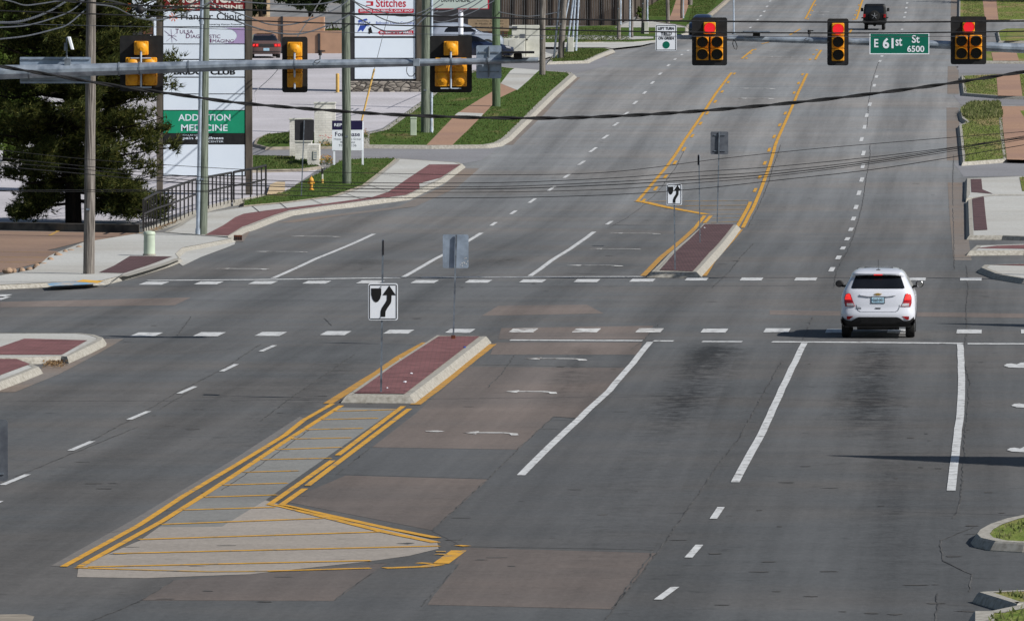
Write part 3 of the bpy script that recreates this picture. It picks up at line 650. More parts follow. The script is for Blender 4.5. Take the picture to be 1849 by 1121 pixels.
for a in ((439,486,104,1),(509,455,102,1),(571,427.5,96,1),(1075,480,106,1),(1111,450,98,1),(1147,422,96,1)): arrow(a[0], a[1], a[2], mbw, a[3], 1.3)
for a in ((1368,160.5,66),(1365,178.5,70),(1405,93,46),(1408,103,50),(1500,28,50),(1480,22,40)): arrow(a[0], a[1], a[2], mbw, 1, 1.2)
for a in ((1005,648.5,118),(960,708,100),(888,782.5,106)): arrow(a[0], a[1], a[2], mbw, 1, 1.6)
for ox, oy in ((1812, 661), (1826, 733), (1818, 813)):
    pl_ = [(0,0),(6,-3.5),(14,-4.2),(24,-2.5),(31,-5.5),(60,-6.5),(100,-6),(100,-1),(70,0),(60,3.5),(30,3.8),(10,3)]
    P = [G(ox+a_, oy+b_) for a_, b_ in pl_]; mb.add([(p.x, p.y, T(p.y)+0.0115) for p in P], [tuple(range(len(P)))])
P = [G(x_, y_) for x_, y_ in ((768,778.6),(790,777.8),(803,779.4),(790,780.4),(770,780))]; mbw.add([(p.x, p.y, T(p.y)+0.0115) for p in P], [(0,1,2,3,4)])
struct(mb.build('turn_arrow', M_white)); struct(mbw.build('worn_turn_arrow', M_whiteworn))

Z7 = lambda *p: [(60+x/2.2012, 700+y/2.2012) for x, y in p]
strips('yellow_median_line', [Z7((120,712),(420,548),(600,430),(820,300),(1000,190),(1075,130)), Z7((1075,130),(1190,65)),
  Z7((185,712),(515,530),(690,420),(820,335),(1000,215),(1225,72)), Z7((1470,75),(1210,270)), Z7((1190,290),(940,465)), Z7((1495,85),(1090,390)), Z7((1080,402),(985,468)),
  ], 0.112, 0.012, M_yellow)
strips('faded_yellow_line', [[(750,731),(800,693),(845,656),(888,622)]], 0.22, 0.0122, M_yelfade, wob=0.008, step=1.2)
strips('faded_yellow_line', [[(592,729),(682,673),(720.6,645.7),(769,619)]], 0.20, 0.0122, M_yelfade, wob=0.01)
strips('yellow_zigzag_line', [Z7((940,465),(1000,475),(1400,575),(1600,616)), Z7((985,466),(1400,558),(1605,598))], 0.17, 0.0122, M_yellow)
strips('yellow_hatching', [Z7(*p) for p in (((1195,95),(1440,88)),((1145,128),(1370,122)),((1085,168),(1310,162)),((1025,205),(1265,200)),((965,247),(1225,238)),((905,287),(1185,281)),((835,337),(1055,331)),((755,388),(1010,380)),((680,436),(970,427)),((595,487),(960,476)),((510,544),(1150,520)),((420,604),(1400,573)),((320,660),(1615,630)),((220,713),(1340,688)),((170,716),(330,722)),((930,730),(1340,718)))], 0.17, 0.012, M_yellow)
strips('yellow_hatching', [Z7(*p) for p in (((330,722),(700,732),(930,730)),((1600,652),(1640,652)),((1600,662),(1640,664)))], 0.14, 0.012, M_yellowworn)
strips('yellow_median_line', [Z7((1395,718),(1560,712),(1610,703)), Z7((1620,700),(1692,648)),Z7((1690,630),(1722,628)),Z7((1540,700),(1570,697))], 0.24, 0.012, M_yellow)
strips('yellow_median_line', [[(1151,363.6),(1205,300),(1246,240),(1269.6,205),(1321,132)], [(1341,412),(1352,390),(1375,340),(1391,296),(1400,262.5),(1434,185),(1457.7,133.6)],
  [(1331,410),(1355,365)], [(1272,390),(1255,412)], [(1283.6,390),(1272,403)], 
  [(1339.5,106.7),(1360,90)], [(1426,64),(1445,53)], [(1453.6,35),(1473,0),(1485,-20)], [(1472,108.5),(1483,91)], [(1546,36),(1558,0),(1565,-20)],[(1534,60),(1538,54)],[(1375,80),(1388,77)]], 0.13, 0.012, M_yellow)
strips('faded_yellow_line', [[(1255,412),(1210,452),(1161,498.6)],[(1271,498.6),(1285,475),(1337,415)]], 0.17, 0.012, M_yelfade)
strips('yellow_zigzag_line', [[(1151,363.6),(1167,366),(1275,387.5)]], 0.34, 0.0122, M_yellow)
strips('yellow_hatching', [[(1100+a/4.003, 240+b/4.003), (1100+c/4.003, 240+d/4.003)] for a, b, c, d in ((280,497,1010,490),(490,530,1000,525),(590,560,990,555),(720,592,960,588),(740,620,950,615),(735,650,940,643))], 0.16, 0.012, M_yellowworn)
mb = MB()
for x, y in [(1326,133.6),(1315,149),(1304,166),(1291.6,184),(1277,205),(1265,223.5),(1250,246),(1235,270),(1219,294),(1202,319),(1184,341),(1162,363),
             (1363.6,343.7),(1372,320),(1381,295),(1389,271),(1398,247),(1408,226),(1418,205),(1427,186),(1434,168),(1442,150.6),(1449,135),
             (1348,106),(1356,97),(1364,90),(1463,108),(1469,99),(1475,91),(1459,35),(1463,28),(1467,20),(1472,10),(1541,36),(1544,28),(1547,20),(1551,10)]:
    c = G(x, y); d = Vector((0.06, 1, 0)).normalized(); strip_into(mb, [c-d*1.2, c+d*1.2], 0.12, 0.0118)
struct(mb.build('dashed_yellow_line', M_yellow))
strips('parking_line', [[(90,426),(113,413)],[(235,430),(255,421)],[(0,455),(105,457)],[(0,465),(95,466)],[(0,474),(80,475)],[(180,416),(205,417)],[(455,375),(470,368)]], 0.12, 0.018, M_yellowworn)
strips('sidewalk_joint', [[(200,509),(222,495)],[(0,494),(150,492),(225,494)],[(300,425),(420,428)],[(470,384),(455,372)],[(520,378),(505,366)],[(585,370),(560,359)],[(660,362),(625,350)],[(715,350),(665,334)],[(748,322),(690,315)],[(1745,385),(1849,388)],[(1747,395),(1755,396)]], 0.03, 0.156, M_crack, hp=0.15)

# grass blades
LAWN1 = [[(440,371),(440,362),(515,346),(540,330),(580,310),(615,290),(657,286),(715,286),(680,315),(655,334),(600,353.5),(515,364.5)],
 [(457,281),(547,283),(575,300),(545,304),(457,305)],[(462,258),(480,243),(520,239),(640,241),(650,261),(600,263)],
 [(657,260),(657,243),(690,235),(765,181),(800,153),(850,130),(900,121),(920,124),(890,163),(825,202),(783,247),(768,261)],
 [(822,260),(865,217),(902,178),(936,164),(978,128),(1030,132),(960,200),(905,255),(880,260)],[(990,111),(1060,109),(1100,90),(1030,88)],[(905,76),(1000,75),(1100,74),(1145,74),(1100,50),(905,53)],[(1160,30),(1205,30),(1225,-8),(1160,-10)],[(1240,44),(1285,18),(1300,-8),(1255,-8)]]
blades('grass', LAWN1, 0.15, 55, M_blade, 0.06, 9000, 'short green grass on the verges left of the road')
LAWN2 = [[(1742,292),(1736,226),(1750,218),(1741,213),(1738,201),(1750,191),(1808,188),(1812,240),(1818,287)],[(1741,167),(1739,138),(1797,136),(1800,172)],[(1739,35),(1739,-10),(1770,-10),(1778,35)],[(1803,34),(1798,-10),(1900,-10),(1900,34)],
 [(1846,172),(1842,136),(1900,136),(1900,172)],[(1788,958),(1849,940),(1900,930),(1900,972),(1800,972)],[(1790,1105),(1849,1095),(1900,1092),(1900,1150),(1785,1150)],[(1800,1070),(1849,1067),(1880,1067),(1880,1075),(1849,1080)],[(1842,320),(1900,320),(1900,345),(1846,345)]]
blades('grass', LAWN2, 0.15, 55, M_bladel, 0.06, 9000, 'pale spring grass on the verges right of the road')
blades('grass', [[(1736,204),(1738,196),(1752,187),(1806,186),(1810,212),(1760,216),(1740,210)]], 0.16, 160, M_bladel, 0.14, 9000, 'taller tufty grass beside the driveway on the right')
mb = MB()
for _ in range(500):
    c = G(random.uniform(78, 119), random.uniform(652, 664), 0.02)
    if random.random() < 0.5: c = G(random.uniform(85, 112), random.uniform(653, 660), 0.02)
    a = random.uniform(0, 6.28); r = random.uniform(0.02, 0.07); z = c.z+random.uniform(0, 0.05)
    mb.add([(c.x, c.y, z), (c.x+math.cos(a)*r, c.y+math.sin(a)*r, z+random.uniform(0, .04)), (c.x+math.cos(a+1)*r, c.y+math.sin(a+1)*r, z+0.01)], [(0,1,2)])
o = mb.build('leaf_litter', M_straw, fixn=False); tag(o, 'brown leaf litter caught in the drain inlet of the corner kerb', 'litter', kind='stuff')
mb = MB()
for _ in range(700):
    t = random.random(); c = G(262+t*60+random.uniform(-6, 6), 421-t*28+random.uniform(0, 5), 0.15)
    a = random.uniform(0, 6.28); r = random.uniform(0.02, 0.08)
    mb.add([c, (c.x+math.cos(a)*r, c.y+math.sin(a)*r, c.z+random.uniform(0, .04)), (c.x+math.cos(a+1)*r, c.y+math.sin(a+1)*r, c.z+0.01)], [(0,1,2)])
o = mb.build('leaf_litter', M_straw, fixn=False); tag(o, 'reddish fallen needles along the foot of the black railing', 'litter', kind='stuff')
#PART2
# ================================================================ TRAFFIC SIGNALS, ARMS, SIGNS
def seg(px0, py0, px1, py1, Y):        # world extents of a picture-aligned rectangle at depth Y
    a = AT(px0, py1, Y); b = AT(px1, py0, Y); return a.x, b.x, a.z, b.z
def lpart(root, name, mb, m, parent=None, **k):
    """mesh written in world coordinates, stored relative to its thing's base"""
    o = Vector(root.location); mb.v = [v-o for v in mb.v]; return mb.build(name, m, parent or root, **k)
YN, YF = 177.0, 212.0
# near mast arm: enters from the left, pole stands off to the left
def arm_thing(label, pts, rs, base, Y, n=12):
    r = thing('traffic_signal_mast', label, 'traffic signal mast', (base[0], base[1], T(base[1])))
    a = MB(); a.tube(pts, rs, n); lpart(r, 'mast_arm', a, M_galv)
    p = MB(); p.cyl((base[0], base[1], T(base[1])), (base[0], base[1], pts[0].z+0.9), 0.22, 0.16, 12); lpart(r, 'pole', p, M_galv)
    q = MB(); q.cyl((base[0], base[1], T(base[1])-0.05), (base[0], base[1], T(base[1])+0.12), 0.36, 0.34, 16); lpart(r, 'foundation', q, M_kerb)
    return r
P = [AT(x, y, YN) for x, y in ((-260, 141), (0, 131), (215, 125), (440, 118), (755, 113.5), (972, 108.7))]
base = (P[0].x-0.1, YN)
near_mast = arm_thing('galvanised mast arm seen from behind crossing the upper left of the photo', P, [x/2*1.02/(F/YN) for x in (31, 26, 21.5, 18.5, 13.5, 9.5)], base, YN)
P = [AT(x, y, YF) for x, y in ((2150, 103), (1849, 88), (1600, 77), (1340, 70), (1183, 66.5))]
far_mast = arm_thing('galvanised mast arm reaching from the right, carrying the red signals and street name sign', P, [x/2/(F/YF) for x in (23, 18, 14, 10.5, 6.5)], (P[0].x+0.1, YF), YF)
def collar(root, px, py0, py1, Y, r_):
    pass
for root, Y, bands in ((near_mast, YN, ((52,131,24),(215,125,22.5),(252,124,22),(340,121,21),(532,117,18),(815,112,14),(880,110,12.5),(750,113.5,15.5))), (far_mast, YF, ((1283,68.5,9.5),(1512,74,12.5),(1600,77,14),(1650,79,15),(1748,83,16.5)))):
    for x, y, d in bands:
        c = AT(x, y, Y); k = d/2/(F/Y)*1.08; q = MB(); q.cyl(c-Vector((0.02,0,0)), c+Vector((0.02,0,0)), k, k, 14); lpart(root, 'strap', q, M_post)
# damper plates on the arm tips
def damper(label, x0, x1, yt, yb, Y, yarm):
    c = AT((x0+x1)/2, yb, Y); r = thing('damper_plate', label, 'damper plate', c)
    a, b, z0, z1 = seg(x0, yt, x1, yb, Y); m_ = MB(); m_.box(a, b, Y-0.35, Y+0.35, z1-0.05, z1); lpart(r, 'plate', m_, M_signblk if x0 < 1000 else M_post, bevel=0.01)
    m_ = MB(); m_.rrect((a+b)/2-0.1, (a+b)/2+0.1, AT(0, yarm, Y).z-0.03, z1-0.05, Y-0.06, Y+0.06, 0.03); lpart(r, 'bracket', m_, M_black)
damper('dark flat plate on a bracket on top of the left mast arm tip', 905, 965, 93, 100, YN, 106)
damper('pale flat plate on a bracket above the right-hand mast arm', 1342, 1390, 56.5, 61, YF, 67)

def section(root, cx, cz, yf, facing, lit, w_=0.345, h_=0.345):
    """one lamp section; facing -1 shows its lens to the camera, +1 its back"""
    s = facing
    b = MB(); b.box(cx-w_/2, cx+w_/2, min(yf, yf-s*0.2), max(yf, yf-s*0.2), cz-h_/2+0.004, cz+h_/2-0.004)
    o = lpart(root, 'lamp_housing', b, M_sigyel, bevel=0.022)
    if s > 0:      # back: domed reflector bowl and hinge ribs
        d = MB(); d.sphere((cx, yf-0.19, cz), 0.155, 0.10, 0.16, 16, 10); d.cyl((cx+0.02, yf-0.27, cz-0.02), (cx+0.02, yf-0.31, cz-0.02), 0.05, 0.045, 10)
        d.box(cx-0.10, cx+0.10, yf-0.24, yf-0.19, cz-0.16, cz+0.16); lpart(root, 'rear_bowl', d, M_sigyel, o, smooth=True)
    y = yf+s*0.012
    l = MB(); l.cyl((cx, yf-s*0.01, cz), (cx, y+s*0.02, cz), 0.150, 0.142, 24); lpart(root, 'lens', l, M_redlit if lit else M_lens, o, smooth=True)
    v = MB(); n = 22; vs = []; fs = []
    for i in range(n+1):
        t = math.radians(-35+250*i/n); c_, s_ = math.cos(t), math.sin(t); L = 0.10+0.14*max(0, s_+0.35)/1.35
        for rr in (0.163, 0.155):
            vs += [(cx+rr*c_, yf, cz+rr*s_), (cx+rr*c_, yf+s*L, cz+rr*s_*0.985)]
    for i in range(n): 
        a = i*4; fs += [(a, a+1, a+5, a+4), (a+2, a+3, a+7, a+6), (a+1, a+3, a+7, a+5)]
    v.add(vs, fs); lpart(root, 'visor', v, M_sigyel, o, smooth=True)
def signal(px0, py0, px1, py1, Y, kind, facing, label, group, lit=True, tilt=0):
    a, b, z0, z1 = seg(px0, py0, px1, py1, Y); cx = (a+b)/2
    yf = Y-0.32 if facing < 0 else Y+0.42
    r = thing('traffic_signal', label, 'traffic signal', (cx, yf, z0), group)
    yp = yf if facing > 0 else yf+0.05
    m_ = MB(); m_.rrect(a, b, z0, z1, yp-0.006, yp+0.006, 0.06); lpart(r, 'backplate', m_, M_black)
    hz = (z1-z0-0.24)/3; H_ = z1-0.12
    if kind == 3:
        for i in range(3): section(r, cx, H_-hz*(i+0.5), yf-facing*0.0, facing, lit and i == 0, hz*0.98, hz)
    else:
        k = (z1-z0)/1.36; hz = 0.345*k
        section(r, cx, z1-0.13*k-hz/2, yf, facing, lit, hz, hz)
        for dx in (-1, 1):
            for i in range(2): section(r, cx+dx*0.205*k, z1-0.16*k-hz*1.0-0.02-hz*(i+0.5), yf, facing, False, hz*1.02, hz)
    # mounting bracket between head and arm
    q = MB(); yb = yf-facing*0.26
    q.cyl((cx, yb, z0+0.10), (cx, yb, z1-0.25), 0.024, 0.024, 8)
    for z in (z0+0.10, z0+(z1-z0)*0.60): q.box(cx-(0.02 if kind == 3 else 0.24), cx+(0.02 if kind == 3 else 0.24), min(yb, yf-facing*0.1), max(yb, yf-facing*0.1), z-0.012, z+0.012)
    lpart(r, 'mounting_bracket', q, M_conduit)
    return r
signal(215, 65, 293, 166, YN, 5, +1, 'five-lamp signal seen from behind in front of the dark pine tree', 'signal heads seen from behind', False)
signal(508.5, 67, 554.5, 168, YN, 3, +1, 'slim three-lamp signal seen from behind in the middle of the near mast arm', 'signal heads seen from behind', False)
signal(776, 65, 852, 168, YN, 5, +1, 'five-lamp signal seen from behind near the tip of the near mast arm', 'signal heads seen from behind', False)
signal(1249, 32, 1312.5, 118.5, YF, 5, -1, 'five-lamp signal with top red lit beside the left turn yield sign', 'red signals facing the camera')
signal(1493, 34, 1531.5, 118.5, YF, 3, -1, 'three-lamp signal with top red lit left of the green street name sign', 'red signals facing the camera')
signal(1715.5, 30, 1780, 116.5, YF, 5, -1, 'five-lamp signal with top red lit right of the green street name sign', 'red signals facing the camera')

def board(px0, py0, px1, py1, Y, name, label, cat, m, group=None, r=0.03, th=0.006, parent=None, border=None, part='panel'):
    a, b, z0, z1 = seg(px0, py0, px1, py1, Y); root = thing(name, label, cat, ((a+b)/2, Y, z0), group)
    q = MB(); q.rrect(a, b, z0, z1, Y-th, Y+th, r)
    p = lpart(root, part, q, m)
    if border:
        e, bw, bm_ = border; q = MB()
        for rr in [(a+e, b-e, z0+e, z0+e+bw), (a+e, b-e, z1-e-bw, z1-e), (a+e, a+e+bw, z0+e+bw, z1-e-bw), (b-e-bw, b-e, z0+e+bw, z1-e-bw)]:
            q.box(rr[0], rr[1], Y-th-0.004, Y-th, rr[2], rr[3])
        lpart(root, 'border', q, bm_, p)
    return root, p, (a, b, z0, z1)
def words(root, parent, items, Y, m, name='lettering'):
    q = MB()
    for s_, x0, y0, x1, y1, bold in items:
        a, b, z0, z1 = seg(x0, y0, x1, y1, Y); put_text(q, s_, a, b, z0, z1, Y, bold)
    q.v = [v-Vector(root.location) for v in q.v]; return q.build(name, m, parent, fixn=False)
# street name sign
YS = YF-0.28
root, p, _ = board(1570, 60, 1678, 98.5, YS, 'street_name_sign', 'green street name sign reading E 61st St 6500 on the right mast arm', 'street sign', M_signgrn, border=(0.0, 0.025, M_signw), r=0.02)
for it in (('E', 1578.5, 71, 1586, 86, 0.02), ('61', 1594, 69, 1613.5, 88, 0.03), ('st', 1617, 69, 1629, 83.5, 0.02), ('St', 1646.5, 64, 1660.5, 78, 0.02), ('6500', 1638, 83, 1669, 94.5, 0.02)): words(root, p, [it], YS-0.012, M_signw)
# left turn yield sign
root, p, _ = board(1183.5, 45, 1222, 92.5, YS, 'regulatory_sign', 'white LEFT TURN YIELD ON GREEN sign at the tip of the right mast arm', 'traffic sign', M_signw, border=(0.02, 0.016, M_signblk), r=0.05)
words(root, p, [('LEFT TURN', 1188.5, 49.5, 1217, 54.5, 0.03), ('YIELD', 1193, 57.5, 1213, 64.5, 0.03), ('ON GREEN', 1189, 67, 1217, 72, 0.03)], YS-0.012, M_signblk)
c = AT(1203, 81.5, YS); q = MB(); q.cyl(c+Vector((0, -0.008, 0)), c+Vector((0, -0.012, 0)), 0.10, 0.10, 24); lpart(root, 'green_disc', q, M_signgrn, p)
# backs of signs on the near arm
YB = YN+0.16
root, p, e = board(36, 103.5, 164, 151, YB, 'street_name_sign', 'blank grey back of a wide sign on the left end of the near mast arm', 'street sign', M_signback, r=0.02)
q = MB(); a, b, z0, z1 = e; q.box(a+0.03, b-0.03, YB-0.03, YB-0.006, z1-0.07, z1-0.045); q.box(a+0.03, b-0.03, YB-0.03, YB-0.006, z0+0.045, z0+0.07); lpart(root, 'rail', q, M_post, p)
root, p, e = board(860, 82.5, 905.5, 142, YB, 'regulatory_sign', 'grey back of an upright sign on the near mast arm tip', 'traffic sign', M_signback, r=0.04)
q = MB(); a, b, z0, z1 = e; cx = (a+b)/2
for z in (z1-0.16, z0+0.16): q.box(a+0.06, b-0.06, YB-0.03, YB-0.006, z-0.015, z+0.015)
q.cyl((cx, YB-0.04, z0+0.03), (cx, YB-0.04, z1-0.02), 0.022, 0.022, 8); lpart(root, 'bracket', q, M_post, p)
# detectors
def detector(px, pyb, pyt, Y, label, kind):
    c = AT(px, pyb, Y); t = AT(px, pyt, Y); r = thing('traffic_detector', label, 'detector', c); q = MB(); q.cyl(c, (c.x, c.y, t.z-(0 if kind == 'panel' else 0.10)), 0.022, 0.018, 8)
    if kind == 'panel': q.rrect(c.x-0.05, c.x+0.09, c.z-0.02, c.z+0.14, Y-0.08, Y+0.08, 0.02)
    lpart(r, 'stem', q, M_post)
    q = MB()
    if kind == 'panel':
        x0 = c.x+0.03; z0 = AT(0, 90, Y).z; z1 = AT(0, 67, Y).z
        q.prism([(x0+0.08, z0), (x0+0.14, z0), (x0+0.06, z1), (x0-0.01, z1)], Y-0.18, Y+0.12); lpart(r, 'sensor', q, M_signw, bevel=0.01)
        q = MB(); q.box(c.x-0.06, c.x-0.01, Y-0.04, Y+0.08, AT(0, 92, Y).z, AT(0, 78, Y).z); lpart(r, 'bracket', q, M_post)
    else:
        q.cyl((c.x, c.y, t.z-0.12), (c.x, c.y, t.z), 0.04, 0.045, 12); q.cyl((c.x-0.02, c.y, t.z-0.03), (c.x+0.12, c.y, t.z-0.02), 0.02, 0.016, 8); lpart(r, 'sensor', q, M_plastic)
        q = MB(); q.tube([(c.x, Y, c.z+0.02), (c.x-0.10, Y-0.1, c.z-0.0), (c.x-0.14, Y-0.12, c.z-0.05), (c.x-0.06, Y-0.14, c.z-0.07), (c.x, Y-0.1, c.z-0.03)], 0.008, 6); lpart(r, 'cable', q, M_wire)
detector(120.5, 117, 68, YN-0.02, 'white tilted sensor panel on a post above the left part of the near mast arm', 'panel')
detector(578, 109, 91, YN, 'small black detector on top of the near mast arm right of the slim signal', 'cam')
detector(1461, 70, 54.5, YF, 'small black detector on top of the far mast arm', 'cam')
c = AT(751, 114, YN-0.14); t = AT(751, -40, YN-0.14)
r = thing('antenna_rod', 'tall black vertical tube strapped to the near mast arm before the shop sign', 'antenna', c)
q = MB(); q.cyl((c.x, c.y, AT(0, 139, YN).z), t, 0.022, 0.018, 8); lpart(r, 'rod', q, M_wire)
q = MB(); q.tube([AT(x, y, YN-0.16) for x, y in ((750, 132), (745, 138), (739, 138), (735, 133), (734, 128), (735, 121))], 0.010, 6); lpart(r, 'cable_loop', q, M_wire)
q = MB(); q.box(c.x-0.07, c.x+0.09, c.y-0.02, c.y+0.05, c.z-0.08, c.z+0.10); lpart(r, 'clamp', q, M_galv, bevel=0.01)
c = AT(1327, 70, YF-0.1); q = MB(); q.tube([AT(x, y, YF-0.12) for x, y in ((1324, 73), (1323, 80), (1326, 88), (1330, 90), (1331, 84), (1328, 76), (1324, 72))], 0.012, 6)
r = thing('cable_loop', 'small black loop of cable hanging under the far mast arm', 'cable', c); lpart(r, 'cable', q, M_wire)
b0 = G(1325, 62); Y = b0.y; r = thing('street_lamp_pole', 'thin pale grey pole standing beyond the far mast arm between the red signals', 'pole', b0)
q = MB(); q.cyl(b0, AT(1324, -90, Y), 0.055, 0.04, 10); lpart(r, 'shaft', q, M_conduit)
q = MB(); q.cyl(b0, b0+Vector((0,0,0.12)), 0.13, 0.13, 10); lpart(r, 'base', q, M_post)

# signs on posts in the median islands
def post(root, base, top, wpx=None, r_=0.028):
    q = MB(); a = Vector(base); b = Vector(top); q.tube([a, b], [r_, r_], 4); return lpart(root, 'post', q, M_post)
def arrow_sign_face(root, p, e, Y):
    a, b, z0, z1 = e; W_ = b-a; Hh = z1-z0
    def q2(pts, m, nm):
        k = MB(); k.prism([(a+x*W_, z0+z*Hh) for x, z in pts], Y-0.014, Y-0.0085); lpart(root, nm, k, m, p)
    nose = [(0.10, 0.865), (0.44, 0.865), (0.44, 0.70), (0.40, 0.58), (0.34, 0.51), (0.27, 0.485), (0.20, 0.51), (0.14, 0.58), (0.10, 0.70)]
    q2(nose, M_signblk, 'median_symbol')
    ar = [(0.71, 0.94), (0.93, 0.68), (0.79, 0.68), (0.78, 0.52), (0.76, 0.46), (0.64, 0.32), (0.585, 0.24), (0.575, 0.095), (0.41, 0.095), (0.42, 0.25), (0.46, 0.34), (0.58, 0.48), (0.625, 0.55), (0.63, 0.68), (0.48, 0.68)]
    q2(ar, M_signblk, 'arrow')
def keep_right(px0, py0, px1, py1, bpx, bpy, ttop, top2, label, ep=None):
    g = G(bpx, bpy, 0.16); Y = g.y; root = thing('keep_right_sign', label, 'traffic sign', g)
    a, b, z0, z1 = seg(px0, py0, px1, py1, Y-0.04); q = MB(); q.rrect(a, b, z0, z1, Y-0.045, Y-0.038, 0.045 if a < 0 else 0.03)
    p = lpart(root, 'panel', q, M_signw); e = (a, b, z0, z1); bw = 0.014
    q = MB()
    i0 = 0.022; 
    for rr in [(a+i0+0.02, b-i0-0.02, z0+i0, z0+i0+bw), (a+i0+0.02, b-i0-0.02, z1-i0-bw, z1-i0), (a+i0, a+i0+bw, z0+i0+0.012, z1-i0-0.012), (b-i0-bw, b-i0, z0+i0+0.012, z1-i0-0.012)]:
        q.box(rr[0], rr[1], Y-0.0525, Y-0.045, rr[2], rr[3])
    lpart(root, 'border', q, M_signblk, p)
    arrow_sign_face(root, p, e, Y-0.037)
    post(root, g, AT(ttop, top2, Y))
    if ep:
        x0, y0, x1, y1 = ep; aa, bb, c0, c1 = seg(x0, y0, x1, y1, Y); q = MB(); q.box(bb-0.006-0.02, bb-0.02, Y-0.05, Y+0.40, c0, c1); lpart(root, 'side_panel', q, M_signbackd)
        q = MB(); q.box(aa+0.01, aa+0.04, Y-0.06, Y-0.02, c0, c1); lpart(root, 'side_bracket', q, M_dark)
    q = MB(); mx = (a+b)/2
    for z in (z1-0.07, z0+0.07): q.cyl((g.x+(0.002), Y-0.060, z), (g.x+0.002, Y-0.044, z), 0.012, 0.012, 8)
    lpart(root, 'bolt', q, M_post, p); return root
keep_right(665, 511.5, 718.5, 578, 688, 708, 691.5, 432, 'white keep-right arrow sign on a tall post in the near median island', (690, 434, 694, 460))
keep_right(1203.5, 332, 1231.5, 370, 1219, 487, 1217, 331, 'white keep-right arrow sign on a post at the front of the far median island')
def back_sign(px0, py0, px1, py1, bpx, bpy, tpx, tpy, label, m, h=0.16, brackets=False, pm=None):
    g = G(bpx, bpy, h); Y = g.y; root = thing('road_sign', label, 'traffic sign', g); a, b, z0, z1 = seg(px0, py0, px1, py1, Y+0.05)
    q = MB(); q.rrect(a, b, z0, z1, Y+0.045, Y+0.052, 0.04); p = lpart(root, 'panel', q, m); post(root, g, AT(tpx, tpy, Y))
    if brackets:
        q = MB()
        for z in (z1-0.12, z0+0.12): q.box(a+0.10, b-0.10, Y+0.02, Y+0.044, z-0.012, z+0.012)
        lpart(root, 'bracket', q, M_post, p)
    return root, g
r, g = back_sign(799.5, 423.5, 846, 484, 818.5, 612, 824, 424, 'blue-grey sign back on a post at the rear of the near median island', M_signback)
q = MB(); q.box(g.x-0.05, g.x+0.05, g.y-0.05, g.y+0.05, g.z, g.z+0.09); lpart(r, 'post_socket', q, M_rust, bevel=0.008)
q = MB(); 
for _ in range(16):
    x, y = random.uniform(830, 845), random.uniform(466, 481)
    if (x-830)+(y-466) < 10: continue
    c = AT(x, y, g.y+0.04); s_ = random.uniform(0.006, 0.018); q.prism([(c.x-s_, c.z), (c.x, c.z-s_*0.6), (c.x+s_, c.z+s_*0.5), (c.x, c.z+s_)], g.y+0.038, g.y+0.044)
lpart(r, 'sticker_residue', q, M_cream)
r, g = back_sign(1283, 238, 1315, 279, 1295, 402, 1299, 238, 'dark grey sign back on a post at the rear of the far median island', M_signbackd, brackets=True)
g = G(1264, 438, 0.16); r = thing('road_sign', 'thin post with an edge-on sign in the middle of the far median island', 'traffic sign', g); post(r, g, AT(1262, 279, g.y), r_=0.024)
a, b, z0, z1 = seg(1259.5, 280, 1264.5, 298, g.y); q = MB(); q.box(b-0.02, b-0.014, g.y-0.12, g.y+0.45, z0, z1); lpart(r, 'panel', q, M_signw)
q = MB(); q.box(a, a+0.05, g.y-0.05, g.y-0.02, z0, z1); lpart(r, 'bracket', q, M_dark)
# dark sign back cut by the left edge of the photo
Y = G(0, 960).y; a, b, z0, z1 = seg(-34, 757, 14, 868, Y); g = G(-12, 975); g.y = Y
root = thing('road_sign', 'dark grey back of a sign cut off by the left edge of the photo', 'traffic sign', (g.x, Y, 0)); q = MB(); q.rrect(a, b, z0, z1, Y-0.004, Y+0.004, 0.05); lpart(root, 'panel', q, M_signbackd)
post(root, (a+0.06, Y+0.04, 0), (a+0.06, Y+0.04, z1)); q = MB(); q.box(a+0.05, b-0.06, Y-0.02, Y-0.004, z0+0.1, z0+0.13); lpart(root, 'bracket', q, M_post)
# sign back by the brick monument, left
r, g = back_sign(532, 216, 567, 254, 544, 355, 549.5, 218, 'black sign back on a thin post before the white brick wall', M_dark, h=0.15)

# ================================================================ POLES
def upole(bpx, bpy, wpx, tpx, tpy, label, m, h=0.13, group='utility poles along the road', conduit=None, box=None, taper=0.82, extra_h=0):
    g = G(bpx, bpy, h); Y = g.y; s = F/Y; r0 = wpx/2/s; r = thing('utility_pole', label, 'utility pole', g, group)
    tp = AT(tpx, tpy, Y); q = MB(); n = 6; g2 = g-Vector((0, 0, 0.2)); pts = [g2+(tp-g2)*(i/n)+Vector((random.uniform(-.01, .01), 0, 0)) for i in range(n+1)]
    q.tube(pts, [r0*(1-(1-taper)*i/n) for i in range(n+1)], 14); lpart(r, 'shaft', q, m, smooth=True)
    q = MB(); q.box(g.x-r0*0.35, g.x+r0*0.3, Y-r0*1.05, Y-r0*0.9, g.z+1.8, g.z+1.86); lpart(r, 'number_tag', q, M_post)
    if conduit:
        for (cx, cb, ct, cty, w) in conduit:
            q = MB(); a = AT(cx, cb, Y-0.05); a.z = max(a.z, g.z-0.05); b = AT(ct, cty, Y-0.05); q.cyl(a, b, w/2/s, w/2/s, 10)
            L = (b-a).length
            for k in (0.18, 0.45, 0.7): c = a+(b-a)*k; q.cyl(c, c+(b-a).normalized()*0.12, w/2/s*1.18, w/2/s*1.18, 10)
            q.cyl(a, a+(b-a).normalized()*0.25, w/2/s*1.25, w/2/s*1.25, 10)
            lpart(r, 'conduit', q, M_conduit, smooth=True)
    if box:
        x0, y0, x1, y1 = box; a, b, z0, z1 = seg(x0, y0, x1, y1, Y-0.2); q = MB(); q.box(a, b, Y-0.30, Y-0.10, z0, z1); lpart(r, 'meter_box', q, M_cab, bevel=0.02)
    return r
